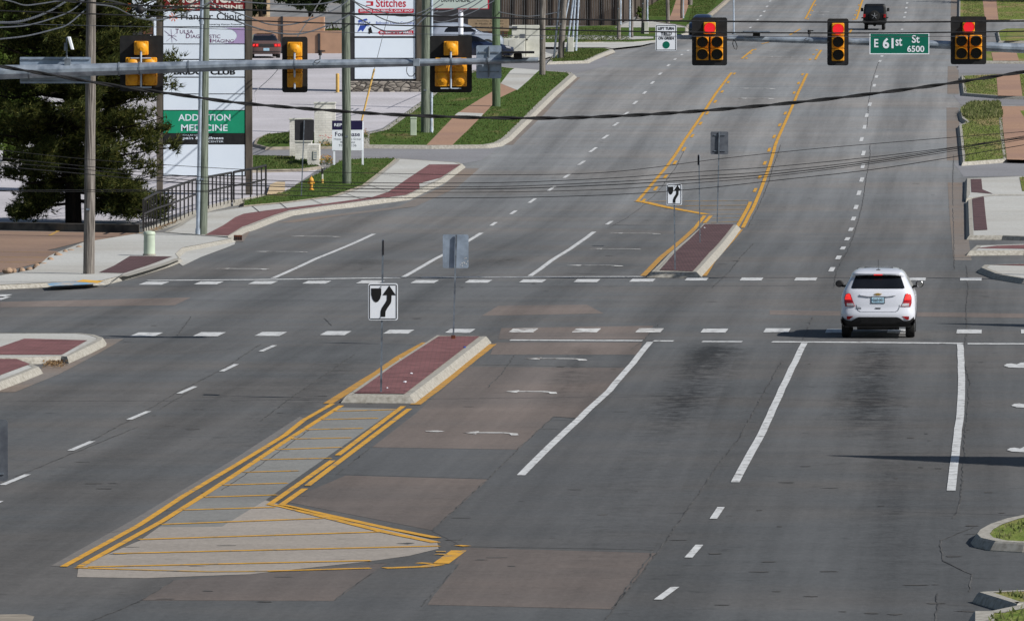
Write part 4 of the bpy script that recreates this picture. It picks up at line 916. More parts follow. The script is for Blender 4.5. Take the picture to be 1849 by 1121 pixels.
upole(160, 494, 21, 166, -160, 'thick weathered grey wooden pole standing on the far left corner sidewalk', M_wood1, group=None, taper=0.78)
upole(366, 424, 17, 373, -160, 'wooden pole with a pale metal conduit beside it, in front of the tall sign', M_wood2, conduit=((358, 427, 368, -120, 9),), group=None)
upole(626, 333, 16.5, 624, -160, 'greenish wooden pole standing in the grass beside the for-lease sign', M_wood2, group=None, taper=0.9)
upole(768, 240, 17, 770, -130, 'greenish wooden pole with a white conduit, beside the small grey pedestal', M_wood2, conduit=((779, 241, 780, -120, 5),), group=None, taper=0.88)
upole(896.5, 193, 15.5, 895, -130, 'bright green treated wooden pole at the edge of the brown sidewalk', mat('bright_green_pole_wood', A(100,118,92), A(66,82,60), scale=9, rough=0.95, stretch=(3,3,0.12), bump=0.4), group=None, taper=0.9)
upole(979, 136, 11.5, 981, -120, 'brown wooden pole at the tip of the near mast arm', M_wood1, group=None)
upole(1012, 106, 12, 1027, -120, 'leaning dark pole with several pale conduits and a white box', M_wood1, conduit=((1007, 107, 1033, -30, 3), (1023, 94, 1038, -20, 3.5), (1033, 94, 1040, -20, 4), (1040, 92, 1046, -20, 3.5)), box=(1025, 68, 1036, 94), group=None)
upole(1000, 106, 4, 1016, -60, 'thin grey metal strut pole left of the leaning pole with conduits', M_post, group=None, taper=1)
upole(1117, 72, 7.5, 1119, -60, 'dark pole with a bright conduit before the grey board fence', M_wood1, conduit=((1120.5, 45, 1121, -40, 3),), group=None)
upole(1141, 68, 5.5, 1142, -60, 'slim brown pole with a bright conduit on its left side', M_wood1, conduit=((1137, 68, 1138, -40, 3),), group=None)
upole(1161, 61, 8, 1165, -60, 'dark pole above a white box near the fence end', M_wood1, conduit=((1169, 40, 1169, -40, 3),), box=(1163, 40, 1171, 62), group=None)
upole(1206, 43, 7.5, 1205, -60, 'dark pole standing behind the left turn yield sign', M_wood1, group=None)
upole(1231.5, 34, 6.5, 1232, -60, 'dark pole with thin conduit beside the uphill sidewalk', M_wood1, conduit=((1234, 34, 1234, -40, 2),), group=None)
upole(1246, 10, 9, 1247, -60, 'short dark trunk-like pole at the top edge above the uphill sidewalk', M_wood1, group=None)

def pedestal_box(x0, y0, x1, y1, label, m, cyl=False, cat='utility pedestal', h=0.15):
    g = G((x0+x1)/2, y1, h); Y = g.y; a, b, z0, z1 = seg(x0, y0, x1, y1, Y); r = thing('utility_pedestal', label, cat, g); q = MB(); w_ = (b-a)/2
    if cyl:
        q.tube([(g.x, Y, g.z), (g.x, Y, z1-0.05)], [w_*1.02, w_*0.98], 24); lpart(r, 'body', q, m, smooth=True)
        q = MB(); q.tube([(g.x, Y, z1-0.11), (g.x, Y, z1-0.05), (g.x, Y, z1-0.015), (g.x, Y, z1)], [w_*1.06, w_*1.06, w_*0.9, w_*0.4], 24); lpart(r, 'cap', q, m, smooth=True)
        q = MB(); q.tube([(g.x, Y, g.z-0.02), (g.x, Y, g.z+0.03)], [w_*1.15, w_*1.15], 24); lpart(r, 'base', q, M_kerb)
    else:
        q.box(a, b, Y-w_, Y+w_, g.z, z1-0.06); lpart(r, 'body', q, m, bevel=0.015)
        q = MB(); q.box(a-0.015, b+0.015, Y-w_-0.015, Y+w_+0.015, z1-0.06, z1); lpart(r, 'cap', q, m, bevel=0.015)
    return r
pedestal_box(259.5, 417, 280, 460, 'pale green cylindrical utility post on the far left corner sidewalk', M_pale, True)
pedestal_box(741, 212, 752, 245, 'small grey-green box pedestal in the grass left of the pole with conduit', M_pale)
pedestal_box(776, 212, 783, 238, 'small white box pedestal right behind the pole with white conduit', M_cab)

# hydrant
def hydrant():
    g = G(562, 343, 0.17); Y = g.y; s = F/Y; r = thing('fire_hydrant', 'yellow fire hydrant standing in the grass left of the green utility pole', 'fire hydrant', g)
    k = 25/s/0.78
    def L(z): return g.z+z*k
    q = MB(); q.tube([(g.x, Y, L(0)), (g.x, Y, L(0.04)), (g.x, Y, L(0.04)), (g.x, Y, L(0.07)), (g.x, Y, L(0.07)), (g.x, Y, L(0.50)), (g.x, Y, L(0.5)), (g.x, Y, L(0.54))], [0.16*k, 0.16*k, 0.10*k, 0.10*k, 0.095*k, 0.105*k, 0.15*k, 0.15*k], 18); lpart(r, 'barrel', q, M_hyd, smooth=True)
    q = MB(); q.tube([(g.x, Y, L(0.54)), (g.x, Y, L(0.62)), (g.x, Y, L(0.68)), (g.x, Y, L(0.71)), (g.x, Y, L(0.71)), (g.x, Y, L(0.78))], [0.14*k, 0.125*k, 0.08*k, 0.045*k, 0.03*k, 0.028*k], 18); lpart(r, 'bonnet', q, M_hyd, smooth=True)
    for d in ((1, 0), (-1, 0), (0.2, -1)):
        q = MB(); rr = 0.055 if d[1] == 0 else 0.075; q.cyl((g.x, Y, L(0.40)), (g.x+d[0]*0.17*k, Y+d[1]*0.17*k, L(0.40)), rr*k, rr*k, 12); q.cyl((g.x+d[0]*0.16*k, Y+d[1]*0.16*k, L(0.40)), (g.x+d[0]*0.2*k, Y+d[1]*0.2*k, L(0.40)), rr*1.3*k, rr*1.2*k, 6)
        lpart(r, 'outlet_cap', q, M_hyd)
hydrant()
g = G(582, 331, 0.17); r = thing('marker_post', 'short black and yellow marker stake in the grass near the hydrant', 'marker post', g); z1 = AT(0, 302, g.y).z
q = MB(); q.cyl(g+Vector((0,0,0.15)), (g.x, g.y, z1), 0.04, 0.04, 8); lpart(r, 'stake', q, M_cab)
q = MB(); q.cyl(g+Vector((0,0,0.35)), (g.x, g.y, z1-0.05), 0.044, 0.044, 8); lpart(r, 'sleeve', q, M_plastic)
q = MB(); q.cyl(g, g+Vector((0,0,0.16)), 0.05, 0.05, 8); lpart(r, 'band', q, M_bol)
g = G(609.5, 168, 0.0); r = thing('bollard', 'yellow round bollard standing in the parking lot', 'bollard', g); z1 = AT(0, 133, g.y).z
q = MB(); q.tube([g, (g.x, g.y, z1-0.03), (g.x, g.y, z1)], [0.085, 0.085, 0.05], 14); lpart(r, 'post', q, M_bol, smooth=True)
q = MB(); q.cyl(g, g+Vector((0,0,0.03)), 0.16, 0.15, 14); lpart(r, 'footing', q, M_kerb)

# ================================================================ BIG PYLON SIGN
g = G(368, 352, 0.0); Y = g.y; YP = Y
root = thing('pylon_sign', 'tall multi-tenant sign with white, green and dark red panels behind two poles', 'pylon sign', g)
a, b, z0, z1 = seg(443.5, -160, 455, 354, Y); q = MB(); q.box(a, b, Y-0.12, Y+0.12, g.z, z1); lpart(root, 'post', q, M_brownpost, bevel=0.01)
a, b, z0, z1 = seg(283, -160, 293, 354, Y); q = MB(); q.box(a, b, Y-0.12, Y+0.12, g.z, z1); lpart(root, 'post', q, M_brownpost, bevel=0.01)
a, b, z0, z1 = seg(293, -160, 443.5, 318.5, Y); q = MB(); q.box(a, b, Y-0.07, Y+0.14, z0, z1); lpart(root, 'cabinet', q, M_dark)
def ppanel(y0, y1, m, x0=295, x1=442, name='tenant_panel', label=None, Y_=None, rt=None):
    Yq = (Y_ or YP)-0.095; a, b, z0, z1 = seg(x0, y0, x1, y1, Yq); q = MB(); q.box(a, b, Yq, Yq+0.024, z0, z1); o = lpart(rt or root, name, q, m, bevel=0.006)
    if label: o['label'] = label
    return o
YT = YP-0.099
ppanel(-150, -50, M_panel, label='white blank panel'); 
p = ppanel(-48, 19.3, M_signred, label='dark red panel lettered CHOPSTICKS CHINESE CUISINE')
words(root, p, [('CHOPSTICKS', 301, -14, 437.5, 6, 0.035), ('CHINESE CUISINE', 299, 9.5, 438.5, 17, 0.03)], YT, M_cream)
p = ppanel(20.8, 48.3, M_panel, label='white panel lettered Hanger Clinic')
words(root, p, [('Hanger Clinic', 327, 23.5, 436, 40, 0.004), ('Empowering Human Potential', 370, 43, 436, 47, 0.0)], YT, M_signblk)
q = MB(); c = AT(313, 31.5, YT)
for i in range(8):
    t = math.pi/8+i*math.pi/4; d = Vector((math.cos(t), 0, math.sin(t))); n_ = Vector((-d.z, 0, d.x)); a0 = c+d*0.04; a1 = c+d*0.165
    q.add([a0-n_*0.008, a0+n_*0.008, a1+n_*0.02, a1-n_*0.02], [(0,1,2,3)])
lpart(root, 'star_emblem', q, M_orange, p, fixn=False)
p = ppanel(50.3, 79.3, M_panel, label='white and lilac panel lettered Tulsa Diagnostic Imaging')
q = MB(); a, b, z0, z1 = seg(400, 50.8, 441.7, 78.8, YT)
pts = [(b, z1), (a+0.05, z1)]+[(a+(b-a)*(0.05+0.62*math.sin(t)), z0+(z1-z0)*(0.5+0.5*math.cos(t))) for t in [math.pi*i/14 for i in range(15)]]+[(b, z0)]
q.prism(pts, YT-0.001, YT+0.003); lpart(root, 'lilac_field', q, M_lilac, p)
words(root, p, [('T', 317, 52.5, 323, 61, 0.01), ('ULSA', 325, 54.5, 349, 61, 0.0), ('D', 336, 61.5, 343, 69.5, 0.01), ('IAGNOSTIC', 345, 63, 398, 69.5, 0.0), ('I', 379, 70.5, 382, 77.5, 0.01), ('MAGING', 384, 71.5, 422, 77.5, 0.0)], YT-0.002, M_purple)
q = MB(); 
for (x0, y0, x1, y1) in ((309, 53, 311, 77), (297, 56, 320, 74), (301, 75, 319, 60), (303, 64, 319, 66)):
    a0, a1 = AT(x0, y0, YT), AT(x1, y1, YT); q.tube([a0, a1], 0.006, 4)
lpart(root, 'figure_emblem', q, M_purple, p)
ppanel(81, 107, M_panel); p = ppanel(109, 139, M_panel, label='white panel lettered BRIDGE CLUB')
words(root, p, [('BRIDGE CLUB', 314, 125.5, 425, 135.5, 0.045)], YT, M_signblk)
ppanel(141, 169.5, M_panel); ppanel(171, 199, M_panel)
p = ppanel(200.5, 240.8, M_grn2, label='green panel lettered ADDICTION MEDICINE')
words(root, p, [('ADDICTION', 322, 206.5, 416, 218.5, 0.015), ('MEDICINE', 327, 225, 411, 237, 0.015)], YT, M_panel)
p = ppanel(241.3, 260.5, M_black, label='black panel lettered pain and wellness center')
words(root, p, [('OKLAHOMA', 330, 243, 366, 245.6, 0.0), ('pain & wellness', 330, 247, 403.5, 253.5, 0.015), ('CENTER', 376, 254.5, 403.5, 257.5, 0.0)], YT, M_panel)
ppanel(261.5, 317, M_panel)
# second pylon on a stone base
g = G(695, 166, 0.0); YQ = g.y
root = thing('pylon_sign', 'sewing shop and ballroom sign with white panels standing on a rubble stone base', 'pylon sign', g)
a, b, z0, z1 = seg(631, -140, 763, 146, YQ); q = MB(); q.box(a, b, YQ-0.1, YQ+0.25, AT(0, 148, YQ).z, z1); lpart(root, 'cabinet', q, M_dark)
def vor_stone():
    m = bpy.data.materials.new('rubble_masonry'); m.use_nodes = True; n = m.node_tree.nodes; l = m.node_tree.links; b = n['Principled BSDF']; b.inputs['Roughness'].default_value = 0.95
    tc = n.new('ShaderNodeTexCoord'); v = n.new('ShaderNodeTexVoronoi'); v.inputs['Scale'].default_value = 4.2; v.feature = 'DISTANCE_TO_EDGE'; v2 = n.new('ShaderNodeTexVoronoi'); v2.inputs['Scale'].default_value = 4.2
    mp = n.new('ShaderNodeMapping'); mp.inputs['Scale'].default_value = (0.7, 1, 1.5); l.new(tc.outputs['Object'], mp.inputs[0]); l.new(mp.outputs[0], v.inputs['Vector']); l.new(mp.outputs[0], v2.inputs['Vector'])
    c = n.new('ShaderNodeValToRGB'); c.color_ramp.elements[0].color = (0.10, 0.085, 0.07, 1); c.color_ramp.elements[1].color = (0.42, 0.38, 0.33, 1); l.new(v2.outputs['Color'], c.inputs[0])
    e = n.new('ShaderNodeMath'); e.operation = 'LESS_THAN'; e.inputs[1].default_value = 0.07; l.new(v.outputs['Distance'], e.inputs[0])
    mx = n.new('ShaderNodeMix'); mx.data_type = 'RGBA'; l.new(e.outputs[0], mx.inputs[0]); l.new(c.outputs[0], mx.inputs[6]); mx.inputs[7].default_value = (0.05, 0.045, 0.04, 1); l.new(mx.outputs[2], b.inputs['Base Color'])
    bp = n.new('ShaderNodeBump'); bp.inputs['Distance'].default_value = 0.06; l.new(v.outputs['Distance'], bp.inputs['Height']); l.new(bp.outputs[0], b.inputs['Normal']); return m
M_rubble = vor_stone()
a, b, z0, z1 = seg(630, 147, 763, 166, YQ-0.25); q = MB(); q.box(a, b, YQ-0.3, YQ+0.45, g.z-0.1, z1); lpart(root, 'stone_base', q, M_rubble, bevel=0.04)
Yq = YQ-0.1; YT2 = Yq-0.102
def qpanel(y0, y1, m, label=None): return ppanel(y0, y1, m, 640.5, 750, 'tenant_panel', label, YQ-0.03, root)
qpanel(-120, -32, M_panel); p = qpanel(-30, 25, M_panel, 'white panel lettered Stitches, sewing and service quilt shop')
YT2 = YQ-0.03-0.1
words(root, p, [('Stitches', 679, -2, 733, 13.5, 0.015)], YT2, M_redtext)
a, b, z0, z1 = seg(647, 16.5, 747, 24, YT2); q = MB(); q.rrect(a, b, z0, z1, YT2-0.002, YT2+0.004, 0.05); bn = lpart(root, 'red_banner', q, M_redtext, p)
words(root, bn, [('SEWING AND SERVICE, QUILT SHOP', 650, 17.8, 745, 22.4, 0.015)], YT2-0.005, M_panel)
q = MB(); a, b, z0, z1 = seg(661, 3, 674, 11, YT2)
q.prism([(a, z0), (b, z0), (b, z1), (a+0.02, z1), (a+0.02, z1-0.06), (b-0.12, z1-0.06), (b-0.12, z0+0.04), (a, z0+0.04)], YT2-0.002, YT2+0.004); lpart(root, 'machine_emblem', q, M_redtext, p)
p = qpanel(28, 66, M_panel, 'white panel lettered with a ballroom dance company and IN BACK OF MALL')
words(root, p, [('Allstar', 646, 36, 669, 48, 0.0)], YT2, M_blue); words(root, p, [('Ballroom Dance Company', 679, 39.5, 748, 45.5, 0.0)], YT2, M_blue)
q = MB()
q.add([AT(x, y, YT2) for x, y in ((650, 47), (663, 45.5), (655, 58), (652, 54.5), (645, 59))], [(0,1,2,3,4)]); q.add([AT(x, y, YT2-0.003) for x, y in ((646, 38), (662, 34), (664, 37), (648, 41))], [(0,1,2,3)])
lpart(root, 'ribbon_emblem', q, M_blue, p, fixn=False)
q = MB(); q.add([AT(x, y, YT2) for x, y in ((667, 50), (670, 49), (671, 54), (673, 61), (669, 60), (668, 62), (664, 61), (667, 55))], [tuple(range(8))]); q.add([AT(x, y, YT2-0.003) for x, y in ((665, 52), (668, 52), (668, 58), (666, 61))], [(0,1,2,3)]); lpart(root, 'dancers_emblem', q, M_signblk, p, fixn=False)
q = MB(); q.add([AT(x, y, YT2) for x, y in ((682, 59.3), (686, 55.5), (746.5, 55.5), (746.5, 63), (686, 63))], [tuple(range(5))]); ar = lpart(root, 'red_arrow', q, M_redtext, p, fixn=False)
words(root, ar, [('IN BACK OF MALL', 687, 57, 745, 61.6, 0.03)], YT2-0.005, M_panel)
qpanel(69.5, 105, M_panel); qpanel(107, 143, M_panel)
a, b, z0, z1 = seg(752, -140, 762, 146, YQ-0.15); q = MB(); q.box(a, b, YQ-0.2, YQ+0.2, z0, z1); lpart(root, 'post', q, M_brownpost)
# third sign: white board on a white pole
g = G(832, 104, 0.0); YR = g.y; root = thing('pole_sign', 'white reader board with red edge on a white pole above the parked cars', 'pole sign', g)
q = MB(); q.cyl(g, AT(832, 16, YR), 0.14, 0.14, 14); lpart(root, 'pole', q, M_signw, smooth=True)
a, b, z0, z1 = seg(778, -40, 883, 17, YR-0.2); q = MB(); q.box(a, b, YR-0.2, YR+0.2, z0, z1); lpart(root, 'frame', q, M_redtext)
a, b, z0, z1 = seg(780, -38, 880.5, 15.8, YR-0.205); q = MB(); q.box(a, b, YR-0.206, YR-0.201, z0, z1); p = lpart(root, 'reader_panel', q, mat('reader_board_face', (0.52,0.60,0.55), (0.48,0.56,0.51), scale=1, rough=0.4))
words(root, p, [('DRIVIN ONLINE', 797, -3.5, 849, 4.5, 0.02)], YR-0.209, M_signblk)
# small sign behind the pine
g = G(262, 168, 0); YW = g.y; root = thing('pole_sign', 'white sign with vertical stripes and round black lamp above the leftmost signal', 'pole sign', g)
a, b, z0, z1 = seg(238, -60, 286, 33, YW); q = MB(); q.box(a, b, YW, YW+0.3, z0, z1); p = lpart(root, 'cabinet', q, M_panel, bevel=0.02)
q = MB()
for x in (262, 267, 272, 277): a, b, c0, c1 = seg(x, 8, x+1.1, 31, YW-0.01); q.box(a, b, YW-0.01, YW-0.002, c0, c1)
lpart(root, 'striping', q, M_signblk, p)
a, b, z0, z1 = seg(278, 33, 284.5, 168, YW); q = MB(); q.box(a, b, YW+0.05, YW+0.2, g.z, z1); lpart(root, 'post', q, M_panel)
a, b, z0, z1 = seg(240, 45, 277, 64, YW+0.1); q = MB(); q.box(a, b, YW+0.1, YW+0.3, z0, z1); lpart(root, 'lower_board', q, M_dark); a, b, z0, z1 = seg(258, 50, 276, 62, YW+0.09); q = MB(); q.box(a, b, YW+0.08, YW+0.095, z0, z1); lpart(root, 'lower_picture', q, mat('dim_orange_board', (0.16,0.07,0.03), (0.05,0.03,0.03), scale=2, rough=0.6))
q = MB(); c = AT(253, 18.5, YN+4); q.sphere(c, 0.115, 0.115, 0.10, 16, 10); r = thing('cable_canister', 'round black canister hanging from the overhead wires before the small white sign', 'cable canister', c); lpart(r, 'body', q, M_wire, smooth=True)
q = MB(); q.tube([c+Vector((0.02,0,0.09)), c+Vector((0.06,0,0.16)), c+Vector((0.02,0,0.22))], 0.015, 6); lpart(r, 'hook', q, M_wire)

# for-lease sign
g0 = G(604, 298, 0.17); g1 = G(655, 298, 0.17); Y = g0.y; root = thing('real_estate_sign', 'white and navy for-lease sign on two white legs behind the green pole', 'real estate sign', ((g0.x+g1.x)/2, Y, g0.z))
for xx, xt in ((603.5, 601.5), (655, 652.5)):
    a, b, z0, z1 = seg(xx-1.7, 262, xx+1.7, 298, Y); q = MB(); q.box(a, b, Y-0.03, Y+0.04, g0.z, AT(0, 220, Y).z); lpart(root, 'leg', q, M_signw)
a, b, z0, z1 = seg(599.5, 218.5, 654.5, 272, Y-0.05); q = MB(); q.box(a, b, Y-0.05, Y-0.031, z0, z1); p = lpart(root, 'board', q, M_signw, bevel=0.005)
a, b, z0, z1 = seg(599.5, 218, 654.5, 234.5, Y-0.056); q = MB(); q.box(a, b, Y-0.056, Y-0.0505, z0, z1); h = lpart(root, 'header_band', q, M_navy, p)
words(root, h, [('REP', 603.5, 223, 617.5, 228.5, 0.02)], Y-0.06, M_signw)
words(root, p, [('For Lease', 605, 238.5, 650, 246.5, 0.015)], Y-0.053, M_navy)
words(root, p, [('Hoppe Property Group', 603, 249.5, 651.5, 254, 0.0), ('B  Hoppe', 615, 255, 641, 259.5, 0.0), ('918  6 0136', 612, 260.5, 643.5, 265, 0.0)], Y-0.053, M_signbackd)

# white brick monument
def brickbox(root, x0, y0, x1, y1, Y, dep, name, m=None, cap=True):
    a, b, z0, z1 = seg(x0, y0, x1, y1, Y); zb = T(Y)-0.05; q = MB(); q.box(a, b, Y, Y+dep, zb, z1-(0.06 if cap else 0)); o = lpart(root, name, q, m or M_brickw)
    if cap: q = MB(); q.box(a-0.03, b+0.03, Y-0.03, Y+dep+0.03, z1-0.06, z1); lpart(root, 'capstone', q, M_cab, o, bevel=0.01)
    return o
gm = G(545, 296, 0.1); root = thing('monument_sign', 'white painted brick monument wall of stepped blocks by the flower beds', 'monument sign', gm)
brickbox(root, 523, 214, 562, 280, gm.y+5, 0.5, 'tall_pier')
brickbox(root, 533, 254, 562, 284, gm.y+2.5, 1.5, 'low_pier')
p = brickbox(root, 555, 262, 576, 299, gm.y-1, 2.4, 'plaque_block', cap=False)
a, b, z0, z1 = seg(565.5, 272, 573, 288, gm.y-1.02); q = MB(); q.rrect(a, b, z0, z1, gm.y-1.03, gm.y-1.002, 0.03); pl = lpart(root, 'plaque', q, M_cab, p)
q = MB(); 
for k in (0.25, 0.5, 0.75): q.box(a+0.03, b-0.03, gm.y-1.036, gm.y-1.031, z0+(z1-z0)*k-0.012, z0+(z1-z0)*k+0.012)
lpart(root, 'plaque_relief', q, M_signback, pl)
gp2 = G(586, 262, 0.1); root = thing('brick_pier', 'tall white painted brick pier behind the red tulips', 'brick pier', gp2)
brickbox(root, 567.5, 185, 605, 262, gp2.y, 0.8, 'pier'); 
def flowers(label, x0, x1, y0, y1, n, m, hh=0.28, name='flower_bed'):
    c = G((x0+x1)/2, y1, 0.13); r = thing(name, label, 'flower bed', c); pe = MB(); st = MB()
    for _ in range(n):
        p = G(random.uniform(x0, x1), random.uniform(y0, y1), 0.13); h_ = hh*random.uniform(0.5, 1.1); t = p+Vector((random.uniform(-.04, .04), 0, h_))
        st.add([p-Vector((0.006,0,0)), p+Vector((0.006,0,0)), t], [(0,1,2)])
        for k in range(3): 
            a_ = random.uniform(0, 6.28); st.add([p, p+Vector((math.cos(a_)*0.03, math.sin(a_)*0.03, h_*0.3)), p+Vector((math.cos(a_)*0.09, math.sin(a_)*0.09, h_*0.55))], [(0,1,2)])
        s_ = random.uniform(0.025, 0.05)
        for k in range(5):
            a_ = 6.28*k/5+random.random(); pe.add([t, t+Vector((math.cos(a_)*s_, math.sin(a_)*s_, s_*0.7)), t+Vector((math.cos(a_+1)*s_, math.sin(a_+1)*s_, s_*0.2))], [(0,1,2)])
    lpart(r, 'blossoms', pe, m, fixn=False); lpart(r, 'leaves', st, M_blade, fixn=False); return r
flowers('red tulips in front of the tall white brick pier', 573, 602, 256, 262, 26, M_tulip, 0.42)
flowers('low mixed yellow and orange flowers at the foot of the white monument block', 577, 600, 287, 300, 90, M_pansy, 0.2)
flowers('small clump of yellow flowers right of the for-lease sign', 655, 663, 243, 251, 22, M_pansy, 0.25)
flowers('few yellow flowers under the tulips beside the white pier', 578, 598, 261, 266, 18, M_pansy, 0.14)
# boulders edging the lot
pts = [(13, 488, 17, 11), (25, 489, 10, 8), (40, 488, 14, 9), (52, 486, 11, 8), (66, 482, 14, 10), (78, 478, 13, 11), (92, 471, 15, 11), (106, 463, 15, 11), (118, 457, 12, 10), (128, 454, 12, 10), (142, 449, 16, 9)]
for i, (x, y, w_, h_) in enumerate(pts):
    g = G(x, y+h_*0.5, 0.0); s = F/g.y; r_ = w_/s/2; q = MB(); q.sphere((0, 0, h_/s*0.42), r_*1.08, r_*0.95, h_/s*0.62, 14, 9)
    sd = random.uniform(0, 50)
    for v in q.v:
        k = 1+0.10*math.sin(v.x*17+sd)+0.08*math.sin(v.y*23+sd*2)+0.08*math.sin(v.z*29+sd); v.x *= k; v.y *= k; v.z = max(-0.02, v.z*k)
    o = q.build('boulder', M_boulder, smooth=True); o.location = g
    num = ['second', 'third', 'fourth', 'fifth', 'sixth', 'seventh', 'eighth', 'ninth', 'tenth']
    lab = ['leftmost, large rounded boulder of the row edging the brown parking lot'] + ['%s rounded tan boulder from the left along the brown parking lot' % k for k in num] + ['last boulder of the row, beside the thick grey wooden pole']
    tag(o, lab[i], 'boulder', 'boulders edging the brown lot')
sheet('drain_apron', [[(405,427),(440,414),(452,416),(440,436),(424,436)]], 0.013, M_gutter)
g = G(430, 433, 0.02); root = thing('storm_drain', 'rusty iron drain inlet set in the kerb near the pole with the pale conduit', 'storm drain', g)
a, b, z0, z1 = seg(422, 424.5, 437, 434.5, g.y-0.25); q = MB(); q.box(a, b, g.y-0.28, g.y-0.2, z0, z1); fr = lpart(root, 'frame', q, M_rust)
for k in range(4): q = MB(); xx = a+(b-a)*(k+0.5)/4; q.box(xx-0.022, xx+0.022, g.y-0.285, g.y-0.279, z0+0.02, z1-0.05); lpart(root, 'slot', q, M_black, fr)
sheet('sidewalk', [[(482,351),(488,333),(500,328),(515,328),(514,346),(495,351)]], 0.16, M_tanc)
litter = [(743,675,0.05,M_signw),(731,691,0.07,M_signw),(839,628,0.06,M_blue),(699,701,0.04,M_signw),(722,648,0.035,M_cab),(1272,412,0.05,M_signw),(1264,425,0.05,M_signw)]
names_ = ['small white scrap lying mid-way along the near red median', 'crumpled white cup lying near the front of the near red median', 'small blue scrap beside the kerb of the near red median', 'white pebble by the keep-right post of the near median', 'tiny pale scrap near the left kerb of the near median', 'small white scrap at the back of the far median', 'second small white scrap on the far median, nearer the camera']
for (x, y, r_, m_), lab in zip(litter, names_):
    g = G(x, y, 0.17); q = MB(); r_ *= 0.55; q.sphere((0, 0, r_*0.45), r_, r_*0.8, r_*0.5, 8, 5)
    for v in q.v: v.x *= random.uniform(.8, 1.2); v.y *= random.uniform(.8, 1.2); v.z *= random.uniform(.7, 1.3)
    o = q.build('litter', m_); o.location = g; tag(o, lab, 'litter', 'litter on the medians')
# soil strip
sheet('soil', [[(20,495),(60,490),(100,480),(150,455),(152,462),(110,482),(80,496)]], 0.02, M_soil, 'structure')
# low retaining wall
g0 = G(-60, 414); g1 = G(251, 421); r = thing('retaining_wall', 'low concrete wall darkened for shade between the brown lot and the grey parking lot', 'wall', ((g0.x+g1.x)/2, (g0.y+g1.y)/2, T(g0.y)))
hw = 15/(F/g1.y); q = MB(); q.add([(g0.x, g0.y, T(g0.y)-.1), (g1.x, g1.y, T(g1.y)-.1), (g1.x, g1.y+0.35, T(g1.y)-.1), (g0.x, g0.y+0.35, T(g0.y)-.1), (g0.x, g0.y, T(g0.y)+hw*0.9), (g1.x, g1.y, T(g1.y)+hw), (g1.x, g1.y+0.35, T(g1.y)+hw), (g0.x, g0.y+0.35, T(g0.y)+hw*0.9)], [(0,1,5,4), (1,2,6,5), (2,3,7,6), (3,0,4,7), (4,5,6,7), (3,2,1,0)])
lpart(r, 'wall_body', q, M_wall)
# railing
def railing(pts, label, nb):
    P = [(AT(x, yt, G(x, yb, 0.2).y), G(x, yb, 0.2)) for x, yb, yt in pts]; b0 = P[0][1]; r = thing('railing', label, 'railing', b0, 'black railings along the sidewalk')
    q = MB(); q.tube([p[0] for p in P], 0.045, 6); lpart(r, 'top_rail', q, M_rail); q = MB(); q.tube([p[1]+(p[0]-p[1])*0.52 for p in P], 0.035, 6); lpart(r, 'mid_rail', q, M_rail)
    # vertical bars
    def at(t):
        k = t*(len(P)-1); i = min(int(k), len(P)-2); f_ = k-i; return P[i][0]+(P[i+1][0]-P[i][0])*f_, P[i][1]+(P[i+1][1]-P[i][1])*f_
    for i in range(nb+1):
        t, b = at(i/nb); q = MB(); q.cyl(b-Vector((0,0,0.08)), t, 0.05 if i in (0, nb) else 0.036, None, 4); lpart(r, 'bar', q, M_rail)
    q = MB(); pr = [p[1] for p in P]
    L = [v+Vector((0,-0.09,0.0)) for v in pr]; 
    for a_, b_ in zip(pr, pr[1:]):
        q.add([a_+Vector((-.02,-.12,-.25)), b_+Vector((-.02,-.12,-.25)), b_+Vector((-.02,-.12,.02)), a_+Vector((-.02,-.12,.02)), a_+Vector((0,.12,.02)), b_+Vector((0,.12,.02)), b_+Vector((0,.12,-.25)), a_+Vector((0,.12,-.25))], [(0,1,2,3),(3,2,5,4),(4,5,6,7)])
    lpart(r, 'kerb_footing', q, M_kerb); return r
railing([(259, 414, 361), (281, 407, 349), (315, 397, 337), (350, 382, 325), (385, 370, 318), (418, 362, 312)], 'long black steel railing between the parking lot and the sidewalk', 24)
railing([(422, 362, 311), (460, 356, 304), (480, 351, 299)], 'short black steel railing section at the foot of the tall sign post', 5)

# ================================================================ LEFT BACKGROUND
def wallbox(root, x0, y0, x1, y1, Y, dep, m, name):
    a, b, z0, z1 = seg(x0, y0, x1, y1, Y); q = MB(); q.box(a, b, Y, Y+dep, T(Y)-0.2, z1); return lpart(root, name, q, m)
g = G(515, 97); root = thing('enclosure_wall', 'tan stucco enclosure wall with a lower right section behind the red-brown sedan', 'wall', g)
wallbox(root, 452, 31, 578, 97, g.y, 0.3, M_tan, 'high_wall'); wallbox(root, 578.5, 56, 618, 97, g.y+0.05, 0.3, M_tan, 'low_wall')
a, b, z0, z1 = seg(573, 31, 586, 58, g.y+2); q = MB(); q.box(a, b, g.y+0.4, g.y+3, T(g.y), z1); lpart(root, 'side_wall', q, M_tan)
a, b, z0, z1 = seg(507, 31, 511, 97, g.y-0.05); q = MB(); q.box(a, b, g.y-0.08, g.y-0.005, T(g.y), z1+0.03); lpart(root, 'post', q, M_dark)
a, b, z0, z1 = seg(574, 62, 578, 97, g.y-0.05); q = MB(); q.box(a, b, g.y-0.08, g.y-0.005, T(g.y), z1+0.03); lpart(root, 'post', q, M_dark)
